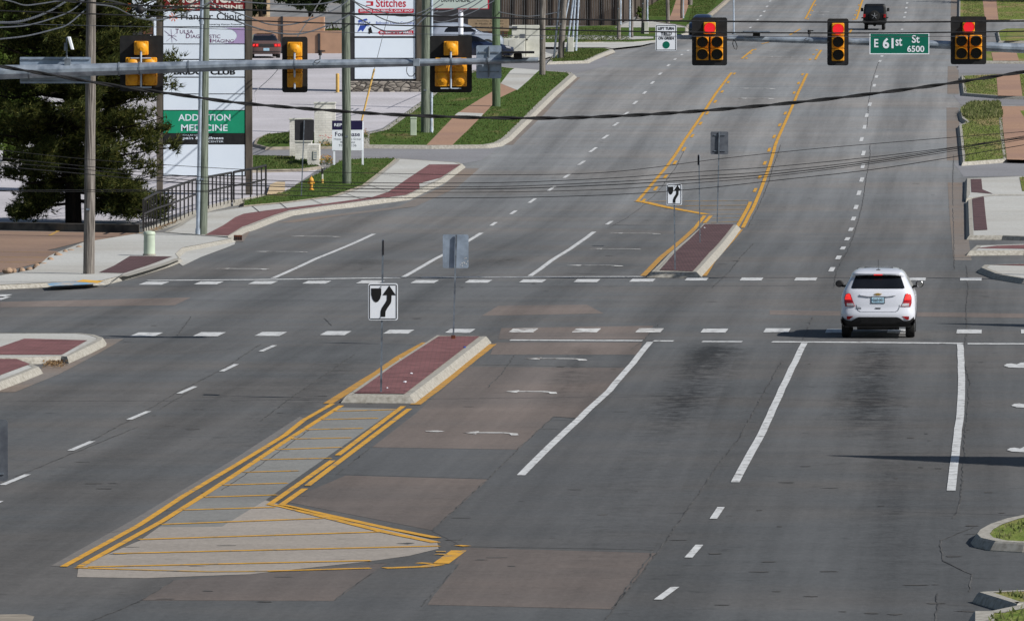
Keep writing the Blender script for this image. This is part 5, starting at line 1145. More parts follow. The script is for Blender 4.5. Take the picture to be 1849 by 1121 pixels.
def fence(x0, x1, ytop, ybot, Yv, label, m, n):
    g = AT((x0+x1)/2, ybot, Yv); g.z = T(Yv); root = thing('board_fence', label, 'fence', g); a, b, z0, z1 = seg(x0, ytop, x1, ybot, Yv); q = MB(); nb = int((b-a)/0.15)
    for i in range(nb):
        x = a+(b-a)*i/nb; q.box(x, x+(b-a)/nb*0.93, Yv+random.uniform(-.01, .01), Yv+0.03, T(Yv)-0.05, z1+random.uniform(-.04, .04))
    lpart(root, 'boards', q, m)
    for i in range(n+1):
        x = a+(b-a)*i/n; q = MB(); q.box(x-0.05, x+0.05, Yv-0.12, Yv-0.02, T(Yv)-.05, z1-0.05); lpart(root, 'post', q, M_fenced)
    q = MB(); q.box(a, b, Yv-0.019, Yv-0.011, z1-0.35, z1-0.25); lpart(root, 'rail', q, m)
YA = G(1000, 47).y
fence(905, 1112, -28, 47, YA, 'tall weathered grey board fence behind the leaning poles', M_fence, 9)
# angled stretch of fence running away uphill
def fence2():
    A0 = G(1113, 46); B0 = G(1195, 2); root = thing('board_fence', 'grey board fence running uphill beside the spring grass', 'fence', A0); n = 60; q = MB(); hgt = 2.2
    for i in range(n):
        p = A0+(B0-A0)*(i/n); p2 = A0+(B0-A0)*((i+0.93)/n); t = hgt+random.uniform(-.05, .05)
        q.add([(p.x, p.y, T(p.y)-.1), (p2.x, p2.y, T(p2.y)-.1), (p2.x, p2.y, T(p2.y)+t), (p.x, p.y, T(p.y)+t)], [(0,1,2,3)]); q.add([(p.x-.03, p.y, T(p.y)-.1), (p2.x-.03, p2.y, T(p2.y)-.1), (p2.x-.03, p2.y, T(p2.y)+t), (p.x-.03, p.y, T(p.y)+t)], [(0,1,2,3)])
    lpart(root, 'boards', q, M_fence, fixn=False)
    for i in range(9): p = A0+(B0-A0)*(i/8); q = MB(); q.box(p.x, p.x+0.1, p.y-0.05, p.y+0.05, T(p.y)-.1, T(p.y)+hgt); lpart(root, 'post', q, M_fenced)
fence2()
g = G(880, 52); root = thing('dark_building', 'unlit dark wall behind the parked silver car and reader board', 'building', AT(830, 60, 470)); root.location.z = T(470)
a, b, z0, z1 = seg(765, -60, 905, 60, 470); q = MB(); q.box(a, b, 470, 478, T(470)-.2, z1); lpart(root, 'wall', q, M_dark); q = MB(); q.box(a-0.3, b+0.3, 469.6, 478.4, z1, z1+0.25); lpart(root, 'roof', q, M_fenced)
# wooden information board
g = G(882, 72); Y = g.y; root = thing('wooden_sign', 'wide tan wooden notice board beside the grey utility cabinet', 'wooden sign', g)
a, b, z0, z1 = seg(845, 35, 919, 57, Y); q = MB(); q.box(a, b, Y, Y+0.12, z0, z1); p = lpart(root, 'board', q, mat('tan_sign_board', A(140,122,98), A(120,104,84), scale=3, rough=0.9), bevel=0.01)
words(root, p, [('Conway Christian', 862, 37, 908, 40, 0.0), ('& Music Academy', 858, 42, 910, 45.5, 0.0), ('Evening School', 858, 48, 908, 51, 0.0)], Y-0.006, M_fenced)
q = MB(); q.box(a+0.3, a+0.42, Y+0.02, Y+0.1, T(Y)-.05, z0); q.box(b-0.42, b-0.3, Y+0.02, Y+0.1, T(Y)-.05, z0); lpart(root, 'leg', q, M_fenced)
for x, lab in ((888, 'left stack of reddish timber beneath the wooden notice board'), (908, 'right stack of reddish timber beneath the wooden notice board')):
    g = G(x, 71); q = MB(); a, b, z0, z1 = seg(x-9, 55, x+9, 71, g.y)
    for k in range(4):
        zz = T(g.y)+0.02+k*(z1-z0)/4.2; q.box(a+random.uniform(0,.1), b-random.uniform(0,.1), g.y-0.2, g.y+0.1, zz, zz+(z1-z0)/4.2*0.75)
    q.v = [v-g for v in q.v]; o = q.build('timber_stack', mat('red_brown_timber', (0.10,0.04,0.025), (0.05,0.022,0.015), scale=6), bevel=0.01); o.location = g; tag(o, lab, 'timber stack', 'timber stacks')
# utility cabinet
g = G(941, 103, 0.12); Y = g.y; root = thing('utility_cabinet', 'large beige traffic control cabinet with stepped top beside the brown pole', 'utility cabinet', g)
a, b, z0, z1 = seg(924, 46, 974, 96, Y); q = MB(); q.box(a, b, Y, Y+1.0, g.z, z1); c1_ = lpart(root, 'tall_section', q, M_cab, bevel=0.02)
a, b, z0, z1 = seg(909, 70, 948, 103, Y-0.3); q = MB(); q.box(a, b, Y-0.5, Y-0.004, g.z, z1); c2_ = lpart(root, 'front_section', q, M_cab, bevel=0.02)
a, b, z0, z1 = seg(949, 46, 949.8, 96, Y-0.01); q = MB(); q.box(a, b, Y-0.006, Y-0.001, g.z, z1); lpart(root, 'door_gap', q, M_plastic, c1_)
for (x0, y0, x1, y1) in ((939, 62, 948, 71), (930, 66, 936, 68), (950, 71, 953, 73), (926, 48, 934, 54), (920, 64, 926, 66)):
    a, b, z0, z1 = seg(x0, y0, x1, y1, Y-0.02); q = MB(); q.box(a, b, Y-0.03, Y-0.002, z0, z1); lpart(root, 'label_plate', q, M_signbackd if x0 < 945 else M_plastic, c1_)
a, b, z0, z1 = seg(919, 73, 947, 96, Y-0.51); q = MB(); q.box(a, b, Y-0.512, Y-0.503, z0, z1); lpart(root, 'door', q, M_cab, c2_)

# trees ----------------------------------------------------------
def pine(bpx, bpy, rpx, label, dx=0, seed=1, ntuft=5200, top=-200, wpx=20, low=330, shift=0):
    random.seed(seed); g = G(bpx, bpy, 0); Y = g.y; s = F/Y; r = thing('pine_tree', label, 'pine tree', g); R_ = rpx/s; zt = AT(0, top, Y).z; zl = AT(0, low, Y).z
    q = MB(); tp = Vector((g.x+dx/s, Y, zt)); n = 8; pts = [g+(tp-g)*(i/n)+Vector((random.uniform(-.06, .06), random.uniform(-.06, .06), 0)) for i in range(n+1)]; pts[0] = g-Vector((0,0,.1))
    q.tube(pts, [wpx/s/2*(1.15-0.85*i/n) for i in range(n+1)], 12); trk = lpart(r, 'trunk', q, M_bark, smooth=True)
    q = MB(); tips = []
    nb = 230
    for i in range(nb):
        t = (i+0.5)/nb; z = zl+0.25+(zt-zl)*t; a = i*2.39996+random.uniform(-.3, .3); k = min(1.04, 0.80+1.4*t) if t < 0.35 else 1.22-0.62*t
        L = R_*k*random.uniform(0.55, 1.12); c = g+(tp-g)*((z-g.z)/(tp.z-g.z)); droop = random.uniform(-0.30, 0.02)
        e = c+Vector((math.cos(a)*L+shift*(1-t), math.sin(a)*L*0.9, L*droop+0.25*L)); mid_ = c+(e-c)*0.5+Vector((0, 0, -0.08*L))
        q.tube([c, mid_, e], [0.055, 0.035, 0.012], 5); 
        for k2 in range(random.randint(7, 11)):
            f_ = random.uniform(0.28, 1.0); p0 = c+(e-c)*f_; d = Vector((random.uniform(-1, 1), random.uniform(-1, 1), random.uniform(-0.25, 0.5))); tips.append((p0, p0+d*0.55*random.uniform(0.5, 1.2)))
    for i in range(26):      # low drooping limbs over the railing side
        a = random.uniform(-0.75, 0.75) if i < 17 else random.uniform(2.4, 3.9); z = zl+random.uniform(-0.25, 0.9); c = Vector((g.x, g.y, z)); L = R_*(random.uniform(0.5, 0.98) if i < 17 else random.uniform(0.35, 0.7))
        e = c+Vector((math.cos(a)*L, math.sin(a)*L*0.8-0.3, -random.uniform(0.12, 0.30)*L)); q.tube([c, c+(e-c)*0.5+Vector((0,0,0.1)), e], [0.05, 0.03, 0.01], 5)
        for k2 in range(9):
            p0 = c+(e-c)*random.uniform(0.45, 1.0); d = Vector((random.uniform(-1, 1), random.uniform(-1, 1), random.uniform(-0.35, 0.3))); tips.append((p0, p0+d*0.45*random.uniform(0.5, 1.2)))
    for p0, p1 in tips: q.tube([p0, p1], [0.016, 0.006], 3, False)
    lpart(r, 'limbs', q, M_bark)
    q = MB(); per = max(1, ntuft//len(tips)); cs = []
    for p0, p1 in tips:
        for _ in range(per): cs.append((p0+(p1-p0)*random.uniform(0.15, 1.08)+Vector((random.gauss(0, .15), random.gauss(0, .15), random.gauss(0, .11))), (p1-p0).normalized()))
    for c, d in cs:
        d = (d+Vector((random.uniform(-.7, .7), random.uniform(-.7, .7), random.uniform(-.2, .8)))).normalized()
        for k in range(9):
            v = (d+Vector((random.gauss(0, .5), random.gauss(0, .5), random.gauss(0, .5)))).normalized(); L = random.uniform(0.16, 0.30); w_ = v.cross(Vector((random.random(), random.random(), random.random()))).normalized()*0.017
            q.add([c-w_, c+w_, c+v*L], [(0,1,2)])
    o = lpart(r, 'foliage', q, M_pine, fixn=False); return r
pine(133, 403, 190, 'large dark pine tree with a thick trunk overhanging the parking lot and the black railing', dx=-10, seed=3, ntuft=52000, top=-330, wpx=27, low=354)
def decid(bpx, bpy, cx, cy, rx, ry, Y, label, m, n=6000, leaf=0.09, wpx=12, seed=2, name='tree', bm=M_bark, nl=9):
    random.seed(seed); g = AT(bpx, bpy, Y); g.z = T(Y); s = F/Y; r = thing(name, label, 'tree', g); c0 = AT(cx, cy, Y); RX_, RZ_ = rx/s, ry/s
    q = MB(); ends = []
    fork = Vector((g.x, Y, max(g.z+0.4, c0.z-RZ_*0.7)))
    q.tube([g-Vector((0,0,.1)), g+(fork-g)*0.5+Vector((.05,0,0)), fork], [wpx/s/2*1.2, wpx/s/2, wpx/s/2*0.8], 10)
    for i in range(nl):
        a = random.uniform(0, 6.28); e = c0+Vector((math.cos(a)*RX_*random.uniform(.2, .8), math.sin(a)*RX_*random.uniform(.2, .7), random.uniform(-.5, .85)*RZ_)); ends.append(e)
        q.tube([fork, fork+(e-fork)*0.5+Vector((random.uniform(-.2, .2), 0, .2)), e], [wpx/s/2*0.5, wpx/s/2*0.3, 0.02], 6)
    lpart(r, 'trunk', q, bm); q = MB(); cl = []
    for i in range(max(20, n//110)):
        th = random.uniform(0, 6.28); ph = random.uniform(-1, 1); rr = random.uniform(0.35, 1.0); cl.append((c0+Vector((math.cos(th)*math.sqrt(1-ph*ph)*RX_*rr, math.sin(th)*math.sqrt(1-ph*ph)*RX_*rr, ph*RZ_*rr)), random.uniform(0.12, 0.26)*min(RX_, RZ_)))
    for i in range(n):
        c, rr = random.choice(cl); v = Vector((random.gauss(0, .6), random.gauss(0, .6), random.gauss(0, .5))); p = c+v*rr; u = Vector((random.uniform(-1, 1), random.uniform(-1, 1), random.uniform(-1, 1))).normalized(); w_ = u.cross(Vector((0.3, 0.5, 0.8))).normalized(); L = leaf*random.uniform(.6, 1.4)
        q.add([p-u*L*.5, p+w_*L*.35, p+u*L*.5, p-w_*L*.35], [(0,1,2,3)])
    lpart(r, 'foliage', q, m, fixn=False); return r
decid(12, 291, 2, 105, 85, 185, G(12, 291).y, 'light green leafy tree at the upper left edge behind the pine', M_leaf, 60000, 0.13, 15, 5)
decid(75, 200, 75, 130, 150, 112, 366, 'dark leafy tree filling the gap behind the big pine', M_leafd, 42000, 0.17, 10, 7)
decid(205, 200, 205, 125, 80, 105, 368, 'dark leafy tree behind the leftmost signal', M_leafd, 30000, 0.16, 10, 8)
decid(560, 40, 560, -12, 70, 30, 470, 'dark shady tree rising above the tan enclosure wall', M_leafd, 12000, 0.16, 10, 9)
decid(640, 60, 655, -5, 40, 40, 480, 'dark tree behind the greenish pole and the sewing shop sign', M_leafd, 6000, 0.16, 8, 10)
decid(470, 30, 452, -10, 26, 38, 475, 'dark tree between the tall sign and the stone building', M_leafd, 4000, 0.16, 8, 11)
decid(600, 56, 602, 52, 22, 9, G(600, 57).y+2, 'rounded green shrub behind the low tan wall', M_leaf, 2500, 0.08, 3, 12, name='shrub')
decid(1160, 36, 1158, 22, 9, 12, G(1160, 38).y, 'bright green bush between the dark poles at the fence end', M_leaf, 2500, 0.08, 3, 13, name='shrub')
decid(920, 0, 930, -22, 70, 22, 560, 'dark tree crowns above the board fence', M_leafd, 6000, 0.2, 8, 14)
decid(1960, 60, 1960, -90, 110, 130, 540, 'leafy tree beyond the right edge that shades the top of the road', M_leafd, 9000, 0.25, 12, 15)
decid(1900, 30, 1890, -120, 90, 100, 575, 'farther leafy tree beyond the right edge of the road', M_leafd, 9000, 0.25, 12, 16)
# storefront behind the trees
Y = 374; g = AT(90, 60, Y); g.z = T(Y); root = thing('storefront_building', 'storefront with red-orange sign band glimpsed through the trees at upper left', 'building', g)
a, b, z0, z1 = seg(-260, -160, 236, 60, Y); q = MB(); q.box(a, b, Y, Y+8, T(Y)-.3, z1); lpart(root, 'wall', q, M_dark)
for x0, x1, y0, y1 in ((55, 108, -20, 26), (118, 160, -8, 14), (172, 206, -20, 26), (210, 236, -20, 22)):
    a, b, z0, z1 = seg(x0, y0, x1, y1, Y-0.2); q = MB(); q.box(a, b, Y-0.25, Y-0.01, z0, z1); lpart(root, 'sign_band', q, mat('red_orange_sign_band', (0.62,0.07,0.015), (0.5,0.05,0.012), scale=2, rough=0.5))
a, b, z0, z1 = seg(448, -60, 482, 32, 478); root = thing('stone_building', 'sliver of a tan stone building left of the tan enclosure wall', 'building', ((a+b)/2, 478, T(478))); q = MB(); q.box(a, b, 478, 484, T(478)-.2, z1); lpart(root, 'wall', q, brick_mat('tan_stone_blocks', A(170,150,122), A(140,120,96), A(100,88,72), 0.6, 0.25, 'xz'))
q = MB(); a, b, z0, z1 = seg(472, -10, 481, 27, 477.9); q.box(a, b, 477.9, 477.98, z0, z1); lpart(root, 'window', q, M_glass)
#PART3
# ================================================================ VEHICLES
class Body:
    """car body built from stacked plan-view contours; rings = (z, half width, rear y, front y); n = corner squareness"""
    def __init__(s, rings, n=4.5, R=0.55, Rf=0.8): s.r = rings; s.n = n; s.R = R; s.Rf = Rf
    def at(s, z):
        r = s.r
        for a, b in zip(r, r[1:]):
            if z <= b[0]:
                t = 0 if b[0] == a[0] else max(0, (z-a[0])/(b[0]-a[0])); return [a[i]+(b[i]-a[i])*t for i in (1, 2, 3)]
        return r[-1][1:]
    def cv(s, t, R): 
        t = min(0.9999, abs(t)); return R*(1-(1-t**s.n)**(1/s.n))
    def rear(s, x, z): w_, yr, yf = s.at(z); return yr+s.cv(x/w_, s.R)
    def front(s, x, z): w_, yr, yf = s.at(z); return yf-s.cv(x/w_, s.Rf)
    def ring(s, z, w_, yr, yf, k=14):
        P = []; xs = [math.sin(math.pi/2*(-1+2*i/(k))) for i in range(k+1)]
        for t in xs: P.append((t*w_, yr+s.cv(t, s.R), z))
        for t in reversed(xs): P.append((t*w_, yf-s.cv(t, s.Rf), z))
        return P
    def mesh(s, z0=None, z1=None, grow=0.0):
        mb = MB(); zs = []
        for a, b in zip(s.r, s.r[1:]):
            m = max(1, int((b[0]-a[0])/0.07)); zs += [a[0]+(b[0]-a[0])*i/m for i in range(m)]
        zs.append(s.r[-1][0])
        if z0 is not None: zs = [z0]+[z for z in zs if z0 < z < z1]+[z1]
        vs = []; 
        for z in zs:
            w_, yr, yf = s.at(z); vs += s.ring(z, w_+grow, yr-grow, yf+grow)
        N = len(s.ring(1, 1, 0, 4)); fs = []
        for j in range(len(zs)-1):
            for i in range(N): fs.append((j*N+i, j*N+(i+1) % N, (j+1)*N+(i+1) % N, (j+1)*N+i))
        fs.append(tuple(range(N))); fs.append(tuple((len(zs)-1)*N+i for i in range(N)))
        return mb.add(vs, fs)
    def patch(s, poly, off, side='rear'):
        """a thin shaped skin following the body: poly in (x,z) for rear/front, (y,z) for the flanks"""
        bm = bmesh.new(); vs = [bm.verts.new((p[0], 0, p[1])) for p in poly]; bm.faces.new(vs); bmesh.ops.triangulate(bm, faces=bm.faces)
        a0, a1 = min(p[0] for p in poly), max(p[0] for p in poly); b0, b1 = min(p[1] for p in poly), max(p[1] for p in poly)
        for lo, hi, ax in ((a0, a1, 0), (b0, b1, 2)):
            m = max(1, int((hi-lo)/0.06))
            for i in range(1, m):
                co_ = [0, 0, 0]; no_ = [0, 0, 0]; co_[ax] = lo+(hi-lo)*i/m; no_[ax] = 1
                bmesh.ops.bisect_plane(bm, geom=bm.verts[:]+bm.edges[:]+bm.faces[:], plane_co=co_, plane_no=no_, dist=1e-5)
        mb = MB(); idx = {}
        def pos(v, o):
            x, z = v.co.x, v.co.z
            if side == 'rear': return (x, s.rear(x, z)-o, z)
            if side == 'front': return (x, s.front(x, z)+o, z)
            w_ = s.at(z)[0]; sg = 1 if side == 'right' else -1
            return (sg*(w_+o), x, z)
        bm.verts.index_update(); V = list(bm.verts); n = len(V); Fs = [tuple(v.index for v in f.verts) for f in bm.faces]
        bnd = [(e.verts[0].index, e.verts[1].index) for e in bm.edges if len(e.link_faces) == 1]
        mb.add([pos(v, off) for v in V]+[pos(v, -0.01) for v in V], Fs+[tuple(i+n for i in reversed(f)) for f in Fs]+[(a, b, b+n, a+n) for a, b in bnd])
        bm.free(); return mb
def wheel(root, x, y, r_, w_, sg, rim=M_rim):
    q = MB(); q.tube([(x, y, r_), (x+sg*0.03, y, r_), (x+sg*(w_-0.03), y, r_), (x+sg*w_, y, r_)], [r_*0.9, r_, r_, r_*0.93], 28); t = q.build('tyre', M_tyre, root, smooth=True)
    q = MB(); q.cyl((x+sg*w_*0.9, y, r_), (x+sg*(w_+0.006), y, r_), r_*0.62, r_*0.60, 22)
    o = q.build('rim', rim, t)
def car(name, label, cat, loc, rz, B, paint, L, wb, wr, spec, group=None, scale=1.0):
    r = thing(name, label, cat, loc, group, rz); r.scale = (scale,)*3
    body = B.mesh().build('body', paint, r, smooth=True)
    for y in wb:
        for sg in (-1, 1):
            hw = B.at(wr)[0]; wheel(r, sg*(hw-0.20), y, wr, 0.215, sg)
            q = MB(); n = 20; pts = [(y+(wr+0.06)*math.cos(t), wr+(wr+0.06)*math.sin(t)) for t in [math.pi*i/n for i in range(n+1)]]
            pts = [(a, max(b, 0.29)) for a, b in pts]
            B.patch(pts, 0.003, 'right' if sg > 0 else 'left').build('wheel_arch', M_plastic, r)
    return r, body
# --- white hatchback-style SUV in the intersection
B = Body([(0.27,0.80,0.16,4.12),(0.36,0.87,0.05,4.22),(0.50,0.885,0.0,4.25),(0.62,0.89,0.0,4.25),(0.70,0.888,0.045,4.24),(0.86,0.885,0.06,4.15),(1.0,0.870,0.085,4.0),(1.08,0.845,0.105,3.1),(1.13,0.825,0.12,3.02),
          (1.3,0.735,0.23,2.72),(1.44,0.665,0.33,2.45),(1.50,0.64,0.26,2.32),(1.535,0.615,0.25,2.2),(1.58,0.57,0.36,2.05),(1.625,0.48,0.7,1.85),(1.65,0.34,1.0,1.65)], 4.2, 0.42)
g = G(1585, 611.5); rz = math.atan2(-0.064, 1)
root, body = car('white_car', 'white compact SUV seen from behind with brake lamps on, crossing the near crosswalk', 'car', (g.x, g.y, 0.0), rz, B, M_carw, 4.25, (0.72, 3.25), 0.335, None)
P_ = lambda poly, off, name, m, par=body, side='rear', label=None: B.patch(poly, off, side).build(name, m, par, smooth=True)
mir = lambda poly: [(-x, z) for x, z in reversed(poly)]
win = P_([(-0.535,1.485),(-0.30,1.497),(0.30,1.497),(0.535,1.485),(0.635,1.20),(0.60,1.185),(-0.60,1.185),(-0.635,1.20)], 0.008, 'rear_window', M_glass)
P_([(-0.10,1.515),(0.10,1.515),(0.10,1.495),(-0.10,1.495)], 0.016, 'high_brake_lamp', M_tailon)
tl = [(0.655,1.06),(0.70,1.075),(0.77,1.05),(0.80,0.97),(0.80,0.85),(0.775,0.76),(0.545,0.765),(0.60,0.87)]
for sg, pol in ((1, tl), (-1, mir(tl))):
    t = P_(pol, 0.014, 'tail_lamp', M_tail)
    up = [(0.665,1.05),(0.70,1.063),(0.76,1.04),(0.785,0.97),(0.785,0.92),(0.625,0.92)]; up = up if sg > 0 else mir(up); P_(up, 0.019, 'brake_lens', M_tailon, t)
    lo = [(0.59,0.84),(0.74,0.84),(0.74,0.775),(0.56,0.775)]; lo = lo if sg > 0 else mir(lo); P_(lo, 0.019, 'reverse_lens', M_clear, t)
    fg = [(0.58,0.535),(0.74,0.53),(0.74,0.46),(0.68,0.455)]; fg = fg if sg > 0 else mir(fg); f_ = P_(fg, 0.012, 'rear_reflector', M_tail)
    rim_ = [(0.50,0.565),(0.755,0.575),(0.77,0.44),(0.66,0.43),(0.56,0.52)]
# bumper valance, black
P_([(-0.86,0.52),(-0.76,0.44),(-0.63,0.42),(-0.50,0.50),(-0.44,0.515),(0.44,0.515),(0.50,0.50),(0.63,0.42),(0.76,0.44),(0.86,0.52),(0.86,0.29),(0.70,0.275),(-0.70,0.275),(-0.86,0.29)], 0.035, 'bumper_valance', M_plastic)
P_([(-0.36,0.43),(0.36,0.43),(0.48,0.36),(-0.48,0.36)], 0.045, 'valance_step', M_plastic)
hp_ = P_([(-0.44,1.045),(0.44,1.045),(0.40,1.02),(0.22,1.0),(-0.22,1.0),(-0.40,1.02)], 0.03, 'hatch_handle_strip', M_carw)
P_([(-0.42,1.018),(0.42,1.018),(0.34,1.003),(-0.34,1.003)], 0.010, 'handle_shadow_gap', M_plastic)
pl = P_([(-0.165,0.995),(0.165,0.995),(0.165,0.84),(-0.165,0.84)], 0.016, 'plate_frame', M_plastic); p2 = P_([(-0.148,0.98),(0.148,0.98),(0.148,0.853),(-0.148,0.853)], 0.020, 'licence_plate', M_plate, pl)
q = MB(); yq = B.rear(0, 0.89)-0.026; put_text(q, 'GLE-301', -0.125, 0.125, 0.885, 0.955, yq, 0.02); q.build('plate_number', M_signblk, p2, fixn=False)
q = MB(); yq = B.rear(0, 1.06)-0.05; q.prism([(-0.095,1.04),(-0.04,1.04),(-0.04,1.026),(0.04,1.026),(0.04,1.04),(0.075,1.04),(0.095,1.065),(0.04,1.065),(0.04,1.079),(-0.04,1.079),(-0.04,1.065),(-0.078,1.065)], yq, yq+0.05); q.build('gold_emblem', M_gold, body)
P_([(-0.06,0.735),(0.065,0.735),(0.065,0.71),(-0.06,0.71)], 0.012, 'camera_grip', M_plastic)
q = MB(); y2 = B.rear(-0.46, 0.74)-0.012; put_text(q, 'TRAX', -0.51, -0.41, 0.745, 0.765, y2, 0.02); q.box(-0.51, -0.395, y2, y2+0.004, 0.705, 0.732); q.build('badge', M_signbackd, body, fixn=False)
# panel gaps: hatch outline
for sg in (1, -1):
    ln = [(0.505,0.80),(0.52,0.80),(0.515,0.74),(0.48,0.665),(0.42,0.635),(0.40,0.640),(0.465,0.675),(0.50,0.745)]; P_(ln if sg > 0 else mir(ln), 0.004, 'hatch_gap', M_signbackd)
    q = MB(); q.tube([(sg*0.50, 0.55, 1.575), (sg*0.505, 0.8, 1.59), (sg*0.50, 1.4, 1.61), (sg*0.50, 1.9, 1.58)], [0.012, 0.018, 0.018, 0.012], 6); q.build('roof_rail', M_plastic, body)
P_([(-0.40,0.642),(0.40,0.642),(0.40,0.634),(-0.40,0.634)], 0.004, 'hatch_gap', M_signbackd)
q = MB(); q.rrect(-0.05, 0.05, 1.585, 1.625, 0.55, 0.66, 0.018); q.build('antenna_base', M_plastic, body); q = MB(); q.cyl((0, 0.6, 1.62), (0, 0.52, 1.86), 0.006, 0.004, 6); q.build('antenna', M_plastic, body)
sw = [(0.85,1.10),(0.95,1.30),(1.15,1.40),(1.85,1.45),(1.85,1.12)]; sw2 = [(1.93,1.12),(1.93,1.45),(2.30,1.38),(2.75,1.14)]
for sd in ('right', 'left'):
    for w_ in (sw, sw2): P_(w_, 0.004, 'side_window', M_glass, body, sd)
    sg = 1 if sd == 'right' else -1
    q = MB(); q.sphere((sg*0.965, 2.55, 1.20), 0.10, 0.075, 0.085, 16, 10); q.box(min(sg*0.80, sg*0.9), max(sg*0.80, sg*0.9), 2.52, 2.60, 1.12, 1.17); mr = q.build('mirror', M_plastic, root, smooth=True)
    q = MB(); q.tube([(sg*0.965, 2.474, 1.20), (sg*0.965, 2.470, 1.20)], [0.075, 0.07], 16); q.build('mirror_glass', M_chrome if sg > 0 else M_plastic, mr)
    B.patch([(0.05,0.29),(4.1,0.29),(4.1,0.44),(0.05,0.46)], 0.006, sd).build('sill_cladding', M_plastic, body, smooth=True)
    q = MB(); q.box(min(sg*0.862, sg*0.885), max(sg*0.862, sg*0.885), 1.62, 1.80, 0.955, 0.985); q.build('door_handle', M_carw, body, bevel=0.006)
q = MB(); q.cyl((0.35, 0.25, 0.24), (0.35, 0.9, 0.24), 0.035, 0.035, 10); q.box(-0.5, 0.5, 0.35, 0.9, 0.2, 0.28); q.build('exhaust', M_plastic, root)
# --- black off-road truck far up the hill
BJ = Body([(0.42,0.70,0.12,4.1),(0.5,0.80,0.03,4.15),(0.8,0.81,0.0,4.2),(1.12,0.80,0.02,4.2),(1.16,0.79,0.03,2.9),(1.6,0.74,0.08,2.6),(1.78,0.70,0.13,2.35),(1.84,0.62,0.22,2.2)], 9, 0.25, 0.4)
g = G(1579, 55); k = 48/(F/g.y)/1.87
root, body = car('black_truck', 'black off-road vehicle with spare wheel on its tailgate, driving uphill at the top', 'car', g, rz, BJ, M_jeep, 4.2, (0.75, 3.3), 0.40, None, scale=k)
q = BJ.patch([(-0.60,1.70),(0.60,1.70),(0.66,1.22),(-0.66,1.22)], 0.006).build('rear_window', M_glass, body)
q = MB(); q.tube([(0, -0.04, 1.0), (0, -0.08, 1.0), (0, -0.26, 1.0), (0, -0.29, 1.0)], [0.30, 0.38, 0.38, 0.33], 26); sp_ = q.build('spare_tyre', M_tyre, root, smooth=True)
q = MB(); 
for i in range(5):
    t = 2*math.pi*i/5+0.3; q.cyl((0, -0.295, 1.0), (0.22*math.cos(t), -0.295, 1.0+0.22*math.sin(t)), 0.032, 0.026, 6)
q.cyl((0, -0.30, 1.0), (0, -0.28, 1.0), 0.06, 0.06, 12); q.build('spare_rim', M_rim, sp_)
for sg in (-1, 1):
    q = MB(); q.box(sg*0.72-0.08, sg*0.72+0.08, -0.05, 0.1, 0.88, 1.12); q.build('tail_lamp', M_tail, body, bevel=0.015)
    q = MB(); q.box(sg*0.92-0.09, sg*0.92+0.09, 2.35, 2.45, 1.30, 1.55); q.box(sg*0.81-0.06, sg*0.81+0.06, 2.36, 2.44, 1.30, 1.36); q.build('mirror', M_plastic, root, bevel=0.02)
    for y in (0.75, 3.3): q = MB(); q.box(sg*0.83-0.1, sg*0.83+0.1, y-0.48, y+0.48, 0.82, 0.90); q.build('fender_flare', M_plastic, root, bevel=0.03)
q = MB(); q.box(-0.85, 0.85, -0.16, 0.12, 0.50, 0.68); q.build('rear_bumper', M_plastic, root, bevel=0.03)
q = MB(); q.cyl((-0.7, 0.75, 0.40), (0.7, 0.75, 0.40), 0.05, 0.05, 8); q.sphere((0, 0.75, 0.38), 0.12); q.build('axle', M_plastic, root)
# --- bronze sedan by the tan wall
BS = Body([(0.25,0.80,0.12,4.7),(0.35,0.86,0.03,4.78),(0.55,0.885,0.0,4.8),(0.72,0.885,0.0,4.75),(0.92,0.86,0.03,4.0),(0.98,0.80,0.10,3.6),(1.0,0.76,0.55,3.4),(1.12,0.71,0.85,3.1),(1.32,0.63,1.25,2.7),(1.40,0.56,1.5,2.45),(1.43,0.42,1.8,2.2)], 4.2, 0.35)
g = G(481, 106); 
root, body = car('sedan', 'bronze sedan with red tail lamps seen from behind near the tan wall', 'car', g, math.radians(6), BS, M_maroon, 4.8, (0.95, 3.75), 0.32, None, scale=0.93)
Q_ = lambda poly, off, name, m, par=None, side='rear': BS.patch(poly, off, side).build(name, m, par or body, smooth=True)
Q_([(-0.58,1.36),(0.58,1.36),(0.70,1.03),(-0.70,1.03)], 0.012, 'rear_window', M_glass)
for sg in (1, -1):
    tp_ = [(0.42,0.86),(0.84,0.86),(0.84,0.66),(0.46,0.66)]; t = Q_(tp_ if sg > 0 else mir(tp_), 0.012, 'tail_lamp', M_tail)
    for cx in (0.54, 0.72):
        q = MB(); yy = BS.rear(cx*sg, 0.76)-0.02; q.tube([(sg*cx, yy+0.02, 0.76), (sg*cx, yy-0.004, 0.76)], [0.065, 0.06], 14); q.build('round_lens', M_tailon, t)
    for w_ in ([(0.95,1.05),(1.35,1.32),(2.0,1.37),(2.0,1.05)], [(2.08,1.05),(2.08,1.37),(2.6,1.32),(3.2,1.05)]): Q_(w_, 0.004, 'side_window', M_glass, None, 'right' if sg > 0 else 'left')
Q_([(-0.42,0.84),(0.42,0.84),(0.46,0.66),(-0.46,0.66)], 0.008, 'trunk_panel', M_plastic)
q2_ = Q_([(-0.17,0.60),(0.17,0.60),(0.17,0.44),(-0.17,0.44)], 0.014, 'licence_plate', M_plate)
Q_([(-0.84,0.42),(0.84,0.42),(0.84,0.38),(-0.84,0.38)], 0.01, 'bumper_strip', M_plastic)
